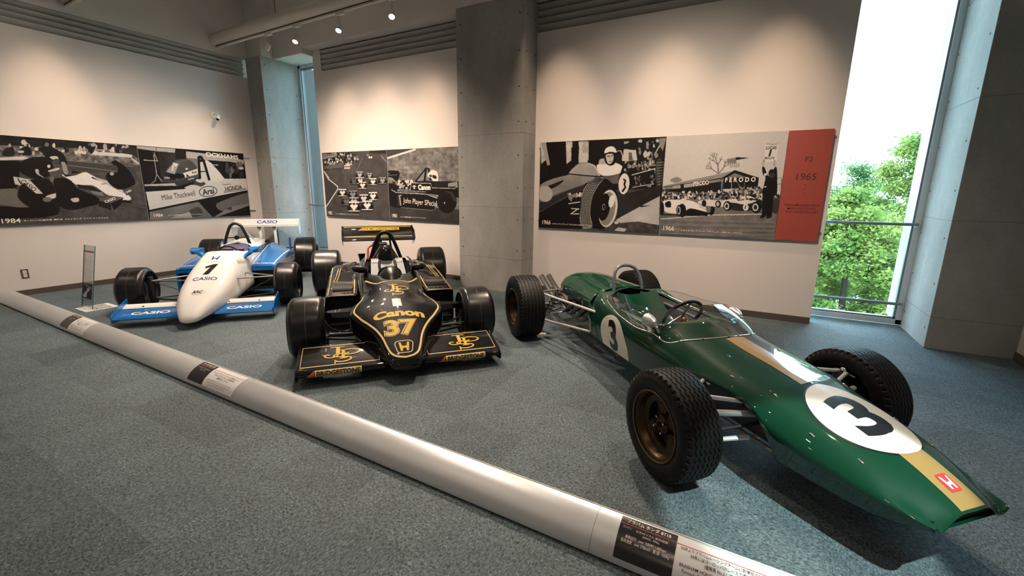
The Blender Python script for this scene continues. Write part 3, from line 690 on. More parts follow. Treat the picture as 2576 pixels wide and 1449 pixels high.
flat_decal('logo_ring', band2([(u * 1.587 + .145 * math.cos(a) * math.cos(.17) - .082 * math.sin(a) * math.sin(.17), (1 - v) * 1.107 + .145 * math.cos(a) * math.sin(.17) + .082 * math.sin(a) * math.cos(.17)) for a in np.linspace(0, 2 * math.pi, 40, endpoint=False)], .012, True), (.0012, 0, 0), (0, 1, 0), (0, 0, 1), M['txt_black'], p)
for q in (872, 895): 
    u0, v0 = c.uv([(1620, q)])[0]; u1, v1 = c.uv([(2030, q - 55)])[0]
    flat_decal('rule', band2([(u0 * 1.587, (1 - v0) * 1.107), (u1 * 1.587, (1 - v1) * 1.107)], .009), (.0012, 0, 0), (0, 1, 0), (0, 0, 1), M['txt_black'], p)

# --- race start print
H3 = [0.00097978, -7.97673e-05, -0.0576037, 4.18694e-05, 0.000880212, -0.148753, 8.95814e-05, -3.48129e-05, 1.0]
c = Canvas(420, 300, H3, .36); c.put(np.ones_like(c.a, bool), .36, 1, .035, 10)
c.poly([(60, 160), (720, 140), (560, 420), (400, 430), (90, 480)], .30, n=.08, ns=14).crowd(130, 700, 170, 360, 120, (.1, .15, .75, .6, .85), 17, 6)
c.poly([(70, 180), (340, 180), (330, 230), (80, 270)], .50).line([(70, 268), (340, 200)], 10, .75).poly([(110, 400), (460, 330), (430, 420), (120, 440)], .45).poly([(460, 375), (570, 350), (560, 440), (460, 440)], .82).line([(460, 405), (560, 400)], 12, .2)
c.line([(780, 250), (670, 480)], 12, .5).line([(560, 440), (480, 520), (420, 490), (460, 440)], 8, .5).line([(700, 220), (580, 420)], 10, .45)
c.poly([(900, 130), (1190, 120), (1195, 180), (900, 170)], .25, n=.05).line([(1100, 210), (1150, 270), (1200, 325)], 14, .62).ell(900, 240, 16, 20, .95).ell(935, 240, 14, 18, .95).ell(870, 200, 22, 22, .55)
c.poly([(100, 470), (210, 600), (350, 740), (340, 800), (150, 1110), (120, 700)], .32).line([(110, 480), (190, 620), (280, 690), (345, 745), (350, 790), (150, 1095)], 20, .84).poly([(110, 470), (200, 590), (190, 640), (120, 520)], .8)
def f1car(x, y, s, v=.9, dark=False):
    for sx in (-1, 1):
        c.ell(x + sx * 62 * s, y + 25 * s, 24 * s, 34 * s, .07).ell(x + sx * 48 * s, y - 30 * s, 18 * s, 26 * s, .08)
    c.poly([(x - 66 * s, y - 62 * s), (x + 66 * s, y - 62 * s), (x + 66 * s, y - 40 * s), (x - 66 * s, y - 40 * s)], v if not dark else .5)
    c.curve([(x - 50 * s, y - 10 * s), (x, y - 36 * s), (x + 50 * s, y - 10 * s), (x + 20 * s, y + 30 * s), (x, y + 66 * s), (x - 20 * s, y + 30 * s)], v if not dark else .35)
    c.ell(x, y - 30 * s, 13 * s, 16 * s, .25 if not dark else .8).poly([(x - 74 * s, y + 54 * s), (x + 74 * s, y + 54 * s), (x + 74 * s, y + 66 * s), (x - 74 * s, y + 66 * s)], v if not dark else .6)
    c.poly([(x - 80 * s, y + 67 * s), (x + 80 * s, y + 67 * s), (x + 76 * s, y + 82 * s), (x - 76 * s, y + 82 * s)], .12)
for x, y, s, v in ((730, 540, .85, .75), (900, 560, .75, .7), (630, 650, .85, .45), (740, 640, .9, .85), (960, 660, .9, .92), (1125, 640, .9, .7), (780, 720, .95, .9), (430, 850, 1.0, .92), (610, 880, 1.05, .6), (960, 910, 1.1, .93), (800, 950, 1.1, .85), (500, 1000, 1.1, .5), (630, 1000, 1.1, .8), (860, 1070, 1.3, .93), (630, 1090, 1.35, .93)): f1car(x, y, s, v)
p, tx = panel(c, -6.98, -5.408, .9085, 2.0414, 'B', 'black and white photo panel of a pack of racing cars leaving a start')
tx('1982', 220, 1205, .11, .060); tx('capk', 515, 1230, .60, .020)

# --- black racing car print
H4 = [0.000876097, -4.41483e-05, -1.04429, 4.18694e-05, 0.000880212, -0.148753, 8.95814e-05, -3.48129e-05, 1.0]
c = Canvas(420, 300, H4, .52); c.put(np.ones_like(c.a, bool), .53, 1, .10, 16)
c.a[:] += .05 * np.sin(c.Vv * 90 + c.noise(5) * 3) * c.noise(9)
c.poly([(1195, 110), (1750, 80), (1190, 280)], .33).line([(1190, 260), (1700, 100)], 34, .85)
c.poly([(1210, 1060), (2620, 1160), (2620, 1400), (1250, 1330)], .30, n=.05)
c.poly([(1205, 470), (1400, 470), (1425, 520), (1390, 660), (1320, 700), (1210, 560)], .07).line([(1210, 520), (1250, 520)], 10, .8).line([(1215, 550), (1380, 545)], 10, .6).poly([(1210, 580), (1290, 590), (1390, 690), (1260, 640)], .62)
c.curve([(1215, 700), (1330, 700), (1390, 760), (1350, 850), (1230, 800)], .07).crowd(1390, 1640, 650, 790, 60, (.1, .12, .7, .85), 22, 9)
c.line([(1690, 660), (1880, 430)], 24, .07).line([(1850, 660), (1880, 420), (1920, 430), (1960, 640)], 34, .06).curve([(1915, 520), (1990, 460), (2070, 500), (2090, 640), (2020, 660), (1960, 600), (1915, 580)], .93).curve([(1990, 550), (2050, 560), (2060, 610), (2000, 600)], .2).curve([(1930, 560), (1970, 540), (1970, 590)], .25)
c.poly([(1700, 650), (2440, 660), (2620, 680), (2620, 800), (1700, 800)], .09).poly([(2260, 690), (2420, 660), (2430, 750), (2260, 750)], .65).poly([(2060, 660), (2250, 670), (2240, 760), (2000, 750)], .16)
c.poly([(1625, 680), (1960, 690), (1985, 770), (2380, 780), (2620, 740), (2620, 960), (1600, 830)], .06).line([(1600, 820), (1625, 682), (1960, 692), (1985, 770), (2370, 780), (2430, 745)], 12, .85).line([(1600, 822), (1880, 840)], 10, .8)
c.poly([(1230, 800), (1340, 830), (1900, 870), (2080, 960), (2030, 1160), (1330, 1110), (1240, 1060)], .055).line([(1280, 800), (1360, 850), (1880, 880), (2070, 950)], 14, .80).line([(1450, 1110), (1980, 1160), (2030, 1150), (2050, 1070)], 9, .65)
c.ell(2240, 1010, 170, 200, .10).ell(2210, 1040, 95, 120, .055).curve([(2190, 830), (2330, 850), (2410, 1000), (2360, 1000), (2300, 880)], .28).ell(2200, 1030, 12, 18, .8).line([(1420, 900), (1440, 1080)], 24, .7).line([(1400, 905), (1460, 900)], 18, .7).line([(1370, 1060), (1400, 1075), (1400, 900)], 14, .35)
c.poly([(1660, 720), (1690, 720), (1690, 790), (1660, 790)], .8).line([(1640, 745), (1710, 745)], 14, .8)
p, tx = panel(c, -5.402, -3.80, .9085, 2.0414, 'B', 'black and white photo panel of a black racing car seen from the side')
tx('1981', 1335, 1255, .11, .062); tx('capk', 1655, 1285, .54, .020); tx('CANON', 1850, 762, .25, .085, 'txt_cream', 0, 'lettering'); tx('JPS', 1770, 1030, .69, .11, 'txt_cream', -.06, 'lettering')

# --- driver print (right of the middle column)
H5 = [0.000664725, 1.52364e-05, -0.0416093, 3.91509e-05, 0.000823063, -0.104998, 8.39855e-05, -3.26382e-05, 1.0]
c = Canvas(470, 330, H5, .10); c.put(np.ones_like(c.a, bool), .10, 1, .04, 12)
c.poly([(60, 110), (1790, 40), (1780, 520), (60, 620)], .12).poly([(40, 900), (1700, 700), (1680, 1380), (30, 1290)], .34, n=.09, ns=26)
for x, w, v in ((95, 40, .8), (450, 45, .85), (640, 60, .85), (680, 50, .75), (1240, 34, .7), (1550, 40, .6)): c.poly([(x - w, 110), (x + w, 105), (x + w + 10, 350), (x - w + 10, 420)], v, n=.08, ns=18)
c.poly([(150, 120), (340, 110), (430, 480), (330, 590), (160, 620)], .05).poly([(480, 190), (590, 180), (560, 480), (480, 500)], .06).poly([(720, 110), (930, 100), (900, 420), (720, 400)], .055).poly([(1200, 150), (1380, 90), (1370, 220), (1210, 210)], .06).poly([(1200, 220), (1370, 225), (1390, 370), (1190, 380)], .82).poly([(1270, 260), (1310, 260), (1330, 370), (1270, 370)], .45)
c.poly([(70, 130), (130, 125), (190, 430), (150, 440)], .72).poly([(580, 270), (710, 260), (700, 420), (580, 400)], .83).poly([(1700, 60), (1790, 60), (1740, 240), (1690, 160)], .6).line([(1700, 160), (1620, 300)], 20, .7).crowd(1400, 1680, 90, 380, 40, (.06, .08, .6, .8, .1), 26, 11)
c.curve([(40, 1060), (40, 740), (200, 660), (440, 560), (560, 420), (700, 400), (820, 450), (880, 580), (1240, 490), (1200, 600), (1100, 690), (760, 640), (560, 800), (330, 900), (160, 1020)], .45, n=.05, ns=6)
c.curve([(60, 700), (440, 570), (800, 600), (640, 700), (330, 810), (60, 900)], .62, n=.05).curve([(40, 1060), (40, 960), (250, 860), (620, 720), (640, 780), (330, 900), (160, 1020)], .25).curve([(450, 560), (560, 430), (700, 405), (800, 450), (870, 580), (700, 570)], .70, n=.04).line([(700, 405), (800, 440), (880, 590)], 16, .85).line([(450, 555), (700, 580), (880, 590), (1060, 560), (1230, 490)], 14, .1)
c.curve([(170, 720), (240, 690), (370, 640), (330, 690), (200, 760)], .16).ell(120, 830, 105, 110, .78)
c.curve([(830, 440), (940, 400), (1080, 400), (1170, 440), (1210, 500), (1100, 560), (900, 575)], .93).curve([(860, 410), (880, 350), (950, 350), (950, 420)], .75)
c.curve([(935, 260), (950, 210), (1010, 178), (1070, 190), (1105, 250), (1100, 360), (1070, 420), (1010, 440), (945, 390)], .08).curve([(938, 270), (955, 205), (1015, 175), (1075, 190), (1105, 260), (1020, 250)], .93).curve([(960, 290), (1050, 280), (1060, 350), (1030, 410), (990, 415), (965, 370)], .80).line([(975, 310), (1010, 308)], 12, .2).line([(1030, 306), (1055, 306)], 12, .2).line([(1000, 385), (1040, 383)], 8, .3).line([(1018, 315), (1014, 355)], 8, .6)
c.line([(1115, 240), (1160, 235), (1185, 300), (1185, 380)], 16, .78).poly([(1190, 440), (1640, 400), (1650, 760), (1300, 760), (1150, 840), (1130, 620)], .07).crowd(1200, 1640, 390, 520, 55, (.08, .6, .8, .35), 20, 12).line([(1310, 570), (1640, 480)], 14, .85).line([(1320, 740), (1620, 690)], 12, .82).line([(1480, 450), (1650, 430)], 22, .6).crowd(1360, 1620, 560, 720, 26, (.08, .4, .6), 16, 13)
c.ell(1695, 540, 62, 205, .30).ell(1740, 560, 45, 210, .08)
for k in range(9): c.line([(1650 + k * 2, 400 + k * 38), (1760, 395 + k * 36)], 9, .62)
c.ell(1205, 690, 75, 145, .92, rot=.1).line([(1195, 630), (1225, 640), (1210, 700), (1225, 740), (1180, 800)], 26, .06)
c.ell(870, 960, 255, 355, .08, rot=.10)
c.curve([(870, 610), (700, 690), (610, 880), (590, 1100), (620, 1290), (700, 1310), (770, 1270), (740, 1090), (770, 880), (850, 720), (930, 620)], .62)
LE = smooth_path([(870, 612), (700, 690), (612, 880), (592, 1100), (622, 1285)], 10); RE = smooth_path([(930, 622), (850, 720), (772, 880), (742, 1090), (768, 1265)], 10)
for k in range(1, 7):
    f_ = k / 7; c.line([(a_[0] * (1 - f_) + b_[0] * f_ + (7 if i % 2 else -7), a_[1] * (1 - f_) + b_[1] * f_) for i, (a_, b_) in enumerate(zip(LE, RE))], 8, .16)
c.ell(985, 1030, 130, 260, .88, rot=.14).ell(975, 1035, 108, 232, .60, rot=.14).ell(930, 1010, 82, 190, .05, rot=.14).ell(1035, 930, 40, 90, .93, rot=.2).ell(925, 1010, 22, 44, .7, rot=.1).ell(927, 1010, 14, 30, .06, rot=.1)
c.poly([(40, 1090), (560, 800), (620, 860), (590, 1200), (640, 1310), (30, 1290)], .07)
for P in (([440, 965], [600, 940]), ([480, 1030], [590, 1040]), ([470, 1105], [590, 1105]), ([470, 880], [630, 820]), ([480, 1100], [580, 1030])): c.line(P, 16, .85)
c.crowd(440, 620, 830, 900, 14, (.8, .6, .9), 20, 14)
c.poly([(1090, 1190), (1400, 1010), (1700, 860), (1690, 1260), (1400, 1210), (1150, 1230)], .80, n=.05).poly([(1400, 990), (1570, 990), (1440, 1015)], .2).poly([(1130, 850), (1700, 720), (1690, 860), (1100, 1180)], .22, n=.06).poly([(1120, 1290), (1245, 1310), (1210, 1350), (1070, 1335)], .82).ell(1100, 1225, 30, 22, .85)
p, tx = panel(c, -2.616, -.993, .9055, 2.0414, 'B', 'black and white photo panel of a driver in a white open helmet', ext=(.03, 0))
tx('1966', 140, 1222, .125, .058); tx('capj', 480, 1255, .56, .026)

# --- grandstand print
H6 = [0.000751192, 6.20828e-05, -0.112062, 3.8308e-05, 0.000805342, -0.0951969, 8.19617e-05, -3.18517e-05, 1.0]
c = Canvas(370, 340, H6, .84)
c.poly([(40, 830), (1560, 830), (1470, 1390), (30, 1320)], .52, n=.05, ns=16)
for k in range(9): c.line([(60, 1130 + k * 32), (1480, 1170 + k * 26)], 7, .42 if k % 2 else .6)
c.line([(60, 1130), (700, 1080), (1320, 1070)], 12, .86)
r_ = random.Random(4)
def branch(x, y, a, l, w):
    if l < 26: return
    x2, y2 = x + math.cos(a) * l, y - math.sin(a) * l; c.line([(x, y), (x2, y2)], w, .42)
    for da in (-.5, .1, .55): branch(x2, y2, a + da + r_.uniform(-.15, .15), l * r_.uniform(.55, .72), max(3.5, w * .62))
branch(780, 570, 1.65, 110, 13); branch(790, 560, .9, 90, 9); branch(770, 565, 2.5, 90, 9)
c.curve([(180, 650), (260, 610), (330, 650), (250, 680)], .6)
c.poly([(880, 390), (990, 370), (1150, 375), (1000, 400), (1000, 440), (890, 440)], .55).poly([(990, 365), (1150, 372), (1000, 400)], .08)
for k in range(5): c.line([(930 + k * 24, 440), (935 + k * 24, 490)], 7, .4)
c.poly([(100, 720), (980, 530), (980, 560), (840, 620), (90, 750)], .62).poly([(980, 525), (1280, 620), (1260, 740), (830, 760), (840, 620)], .10).poly([(980, 560), (1130, 615), (880, 620)], .55).line([(830, 625), (985, 535), (1270, 625)], 16, .06)
c.poly([(85, 735), (830, 620), (830, 800), (85, 800)], .12).poly([(90, 740), (310, 705), (310, 750), (90, 765)], .70).poly([(350, 700), (660, 655), (660, 705), (350, 745)], .72).poly([(660, 655), (810, 635), (810, 665), (660, 690)], .6).poly([(480, 680), (655, 655), (655, 700), (480, 720)], .14)
c.poly([(820, 800), (1260, 720), (1330, 760), (1520, 780), (1520, 860), (80, 880), (80, 780), (330, 800)], .40)
c.crowd(80, 1520, 790, 880, 330, (.08, .12, .8, .9, .3, .6), 15, 21).crowd(980, 1300, 740, 800, 50, (.1, .8, .6), 13, 22).line([(80, 840), (1320, 765)], 6, .75).line([(940, 680), (940, 800)], 9, .7).line([(820, 640), (815, 800)], 9, .75).line([(1010, 680), (1060, 740)], 8, .6).line([(1100, 670), (1100, 760)], 7, .6)
c.curve([(80, 920), (220, 890), (430, 900), (560, 960), (700, 1030), (640, 1080), (340, 1070), (120, 1040)], .93).curve([(360, 1060), (430, 1000), (620, 1040), (700, 1040), (620, 1085), (420, 1090)], .08).ell(330, 1025, 48, 84, .06).ell(290, 1025, 34, 70, .10).ell(288, 1025, 22, 52, .80).ell(285, 1025, 13, 36, .15).ell(690, 1000, 44, 84, .07).ell(655, 990, 30, 66, .5).ell(80, 1000, 26, 84, .08).ell(345, 900, 40, 26, .9).line([(540, 970), (660, 1030)], 5, .35).curve([(120, 930), (180, 910), (190, 980), (130, 980)], .12).line([(70, 1075), (330, 1080), (640, 1085)], 12, .1)
c.curve([(520, 920), (620, 890), (800, 900), (990, 880), (1000, 950), (800, 980), (600, 960)], .88).ell(600, 935, 28, 40, .12).ell(775, 945, 36, 44, .1).ell(770, 945, 20, 28, .75)
c.curve([(880, 930), (1040, 930), (1180, 880), (1310, 900), (1320, 1000), (1100, 1030), (930, 1010)], .20).curve([(990, 920), (1150, 890), (1250, 910), (1100, 950)], .90).ell(890, 970, 52, 62, .08).ell(880, 970, 32, 44, .85).ell(880, 970, 16, 26, .15).ell(1245, 985, 62, 72, .07).ell(1235, 985, 38, 48, .88).ell(1235, 985, 22, 30, .2).ell(1115, 985, 36, 42, .92).ell(1185, 865, 38, 30, .92).curve([(1140, 830), (1240, 830), (1240, 870), (1180, 850)], .1).ell(1185, 885, 30, 16, .2)
c.curve([(1440, 900), (1530, 890), (1520, 1050), (1440, 1040)], .30).line([(1500, 620), (1560, 620), (1550, 860)], 7, .35).line([(1510, 700), (1560, 690)], 6, .35)
c.poly([(1360, 200), (1510, 200), (1500, 420), (1350, 420)], .90).line([(1370, 205), (1510, 205)], 8, .55).line([(1345, 400), (1320, 470)], 14, .45).line([(1475, 400), (1470, 470)], 14, .45).ell(1330, 450, 20, 32, .75).ell(1470, 445, 20, 36, .75)
c.curve([(1320, 495), (1345, 490), (1390, 590), (1440, 600), (1470, 500), (1498, 500), (1505, 640), (1500, 820), (1460, 860), (1440, 1080), (1420, 1110), (1370, 1110), (1390, 930), (1365, 1080), (1330, 1115), (1290, 1110), (1315, 1060), (1325, 830), (1320, 800), (1360, 620), (1330, 580)], .055).ell(1445, 565, 48, 52, .12).ell(1440, 590, 38, 34, .28).line([(1340, 728), (1370, 732)], 16, .9).poly([(1340, 565), (1375, 560), (1380, 590), (1345, 595)], .9)
p, tx = panel(c, -.989, .2355, .9085, 2.0414, 'B', 'pale black and white photo panel of cars on the grid before a grandstand')
tx('1966', 165, 1245, .125, .058); tx('capj', 680, 1290, .66, .024); tx('FERODO2', 1050, 645, .30, .05, 'txt_cream', .02, 'lettering'); tx('FERODO', 565, 688, .16, .045, 'txt_cream', .13, 'lettering'); tx('FERODO', 165, 742, .09, .030, 'txt_black', .1, 'lettering')
tx('LUCAS', 1433, 250, .10, .034, 'txt_black', 0, 'lettering'); tx('one', 1420, 315, .028, .070, 'txt_black', 0, 'lettering'); tx('MINUTE', 1413, 378, .09, .024, 'txt_black', 0, 'lettering'); tx('one', 1113, 985, .016, .04, 'txt_black', 0, 'lettering')

# --- red title panel
p, tx = panel(None, .2385, .628, .9085, 2.0414, 'B', 'narrow red title panel with the year 1965 beside the window', paint=M['red_panel'], ext=(0, .03))
tx('F2', .535, .255, .065, .048, 'txt_dkred', 0, 'lettering'); tx('1965', .53, .41, .175, .068, 'txt_dkred', 0, 'lettering'); tx('RED', .53, .70, .31, .092, 'txt_dkred', 0, 'lettering')
for k, s in enumerate((1, .85, .7)):
    flat_decal('arrow_mark', poly2([(-.008 * s, .006 * s), (0, -.008 * s), (.008 * s, .006 * s)]), (.3895 * .535, -.0012, 1.133 * (1 - .485 - .037 * k)), (1, 0, 0), (0, 0, 1), M['txt_dkred'], p)
# ================================================================== CAR HELPERS  (x forward from the front axle, y left, z up)
def pchip(xs, ys, xq):
    xs = np.asarray(xs, float); ys = np.asarray(ys, float); h = np.diff(xs); d = np.diff(ys, axis=0) / h[:, None]
    m = np.zeros_like(ys); m[0] = d[0]; m[-1] = d[-1]
    for i in range(1, len(xs) - 1):
        ok = d[i - 1] * d[i] > 0; w1 = 2 * h[i] + h[i - 1]; w2 = h[i] + 2 * h[i - 1]
        with np.errstate(divide='ignore', invalid='ignore'): v = (w1 + w2) / (w1 / d[i - 1] + w2 / d[i])
        m[i] = np.where(ok, v, 0)
    k = np.clip(np.searchsorted(xs, xq, side='right') - 1, 0, len(xs) - 2); t = ((xq - xs[k]) / h[k])[:, None]; hh = h[k][:, None]
    return (2 * t ** 3 - 3 * t ** 2 + 1) * ys[k] + (t ** 3 - 2 * t ** 2 + t) * hh * m[k] + (-2 * t ** 3 + 3 * t ** 2) * ys[k + 1] + (t ** 3 - t ** 2) * hh * m[k + 1]
def loft(name, st, m, parent, nx=6, ms=5, capf=False, capb=False, solid=.004, ang=50):
    """skin through cross-sections; st = [(x, [(y,z) from the top centre line down])]; mirrored in y"""
    st = sorted(st, key=lambda s: s[0]); xs = [s[0] for s in st]; C = np.array([np.array(s[1], float).ravel() for s in st]); k = len(st[0][1])
    xq = np.unique(np.concatenate([np.linspace(xs[i], xs[i + 1], nx + 1) for i in range(len(xs) - 1)])); Q = pchip(xs, C, xq).reshape(len(xq), k, 2)
    V = []; rows = []
    for i, x in enumerate(xq):
        P = smooth_path([(q[0], q[1]) for q in Q[i]], ms); rows.append([(max(p[0], 0.0), p[1]) for p in P])
    n = len(rows[0])
    for s in (1, -1):
        for i, x in enumerate(xq): V += [(x, s * y, z) for y, z in rows[i]]
    N = len(xq) * n; F = []
    for s in range(2):
        for i in range(len(xq) - 1):
            for j in range(n - 1):
                a = s * N + i * n + j; F.append((a, a + 1, a + n + 1, a + n))
    for cap, i in ((capf, len(xq) - 1), (capb, 0)):
        if cap: F.append(tuple(i * n + j for j in range(n)) + tuple(N + i * n + j for j in range(n - 1, -1, -1)))
    me = mesh(name, V, F); bm = bmesh.new(); bm.from_mesh(me); bmesh.ops.remove_doubles(bm, verts=list(bm.verts), dist=2e-4)
    bmesh.ops.dissolve_degenerate(bm, dist=1e-5, edges=list(bm.edges)); bmesh.ops.recalc_face_normals(bm, faces=list(bm.faces))
    # make sure the skin faces outwards
    c = sum((f.normal.z * f.calc_area() for f in bm.faces if f.calc_center_median().z > .3), 0.0)
    if c < 0: bmesh.ops.reverse_faces(bm, faces=list(bm.faces))
    bm.to_mesh(me); bm.free()
    o = new_obj(name, me, m, parent)
    try: me.set_sharp_from_angle(angle=math.radians(ang))
    except Exception: pass
    if solid:
        md = o.modifiers.new('thickness', 'SOLIDIFY'); md.thickness = solid; md.offset = -1
    return o
def grid_sheet(A, B, n=8, bulge=None):
    """ruled sheet between two polylines of equal length"""
    g = G(); V = []; k = len(A)
    for i in range(n + 1):
        t = i / n
        for a, b in zip(A, B):
            p = Vector(a).lerp(Vector(b), t)
            if bulge: p += Vector(bulge(p)) * math.sin(math.pi * t)
            V.append(p)
    g.add(V, [(i * k + j, i * k + j + 1, (i + 1) * k + j + 1, (i + 1) * k + j) for i in range(n) for j in range(k - 1)])
    return g
def rods(parent, name, L, m, r, mirror=True):
    for a, b in L:
        for s in ((1, -1) if mirror else (1,)):
            G().cyl((a[0], a[1] * s, a[2]), (b[0], b[1] * s, b[2]), r, 10).build(name, m, parent)
def bez(P, n=10): return smooth_path(P, n)
def slick_mesh(R, w, rim):
    h = w / 2; s = .035
    pr = [(rim - .002, h - .012), (rim + .012, h + .004), ((R + rim) / 2, h + .012), (R - s * 1.1, h + .004), (R - s * .45, h - s * .28), (R - s * .10, h - s * .75), (R, h - s * 1.4), (R + .001, 0.0)]
    pr = smooth_path([(a, b, 0) for a, b in pr], 3); pr = [(p[0], p[1]) for p in pr]
    full = pr + [(r, -y) for r, y in pr[::-1][1:]]
    return G().lathe(full, (0, 0, 0), 'y', 72)
def tread_mesh(R, w, rim, waves=46, ng=6):
    """treaded tyre: zigzag grooves round the circumference, notched shoulders"""
    h = w / 2; rows = waves * 6; cols = []
    tw = h - .020
    side = [(rim - .002, h - .014, 0, 0), (rim + .010, h - .001, 0, 0), (rim + .030, h + .009, 0, 0), ((R + rim) / 2 + .008, h + .010, 0, 0), (R - .030, h + .003, 0, 0), (R - .020, h - .001, 0, 2), (R - .009, h - .006, 0, 1), (R - .0045, h - .013, 0, 0)]
    ys = np.linspace(tw - .012, -(tw - .012), ng); cols = list(side); gw = .0032
    crown = lambda y: R - .0045 * (y / tw) ** 2
    for y in ys: cols += [(crown(y), y + gw, 1, 0), (crown(y) - .006, y + gw * .6, 1, 0), (crown(y) - .006, y - gw * .6, 1, 0), (crown(y), y - gw, 1, 0)]
    cols += [(r, -y, zf, nt) for r, y, zf, nt in side[::-1]]
    V = []; n = len(cols)
    for k in range(rows):
        a = 2 * math.pi * k / rows; ph = k % 6; zz = (-.0038, -.0030, .0022, .0038, .0030, -.0022)[ph]; sh = 0.0
        for r, y, zf, nt in cols:
            rr = r
            if nt and ph in (0, 1): rr = r - (.010 if nt == 1 else .005); 
            V.append((rr * math.cos(a), y + zz * zf - (.004 * (1 if y > 0 else -1) if nt == 1 and ph in (0, 1) else 0), rr * math.sin(a)))
    F = [(k * n + i, k * n + i + 1, ((k + 1) % rows) * n + i + 1, ((k + 1) % rows) * n + i) for k in range(rows) for i in range(n - 1)]
    return G().add(V, F)
def put(o, loc, rz=0.0):
    o.location = loc; o.rotation_euler = (0, 0, rz); return o
def dup_wheels(proto, spots, parent):
    out = []
    for i, (loc, rz) in enumerate(spots):
        w = proto if i == 0 else copy_tree(proto, parent); put(w, loc, rz); out.append(w)
    return out
def arc_text(key, r, span, hgt, y, name, m, parent, a0=math.pi / 2):
    V, F = TEXTS[key]; P = []
    for u, v in V:
        a = a0 + u * span; rr = r + v * hgt; P.append((rr * math.cos(a), y, rr * math.sin(a)))
    return new_obj(name, mesh(name, P, F), m, parent, smooth=False)
def fastener_mesh():
    return G().ball((0, 0, 0), .009, 10, (1.6, .6, .45))
def badge_H(cx, cy, w, h):
    """the letter-shaped emblem: bars that flare outwards at the top"""
    L = [(-.40, .5), (-.25, .5), (-.16, .05), (.16, .05), (.25, .5), (.40, .5), (.30, -.5), (.15, -.5), (.11, -.20), (-.11, -.20), (-.15, -.5), (-.30, -.5)]
    quads = [(0, 1, 10, 11), (1, 2, 9, 10), (2, 3, 8, 9), (3, 4, 7, 8), (4, 5, 6, 7)]
    return [(cx + x * w, cy + y * h) for x, y in L], quads
def rrect(cx, cy, w, h, r=.25, taper=1.0, n=5):
    P = []; r = r * min(w, h)
    for (sx, sy, a0) in ((1, 1, 0), (-1, 1, 90), (-1, -1, 180), (1, -1, 270)):
        for k in range(n + 1):
            a = math.radians(a0 + 90 * k / n); x = sx * (w / 2 - r) + r * math.cos(a); y = sy * (h / 2 - r) + r * math.sin(a)
            P.append((cx + x * (taper if y < 0 else 1.0), cy + y))
    return P
RUB = lambda o: tag(o)

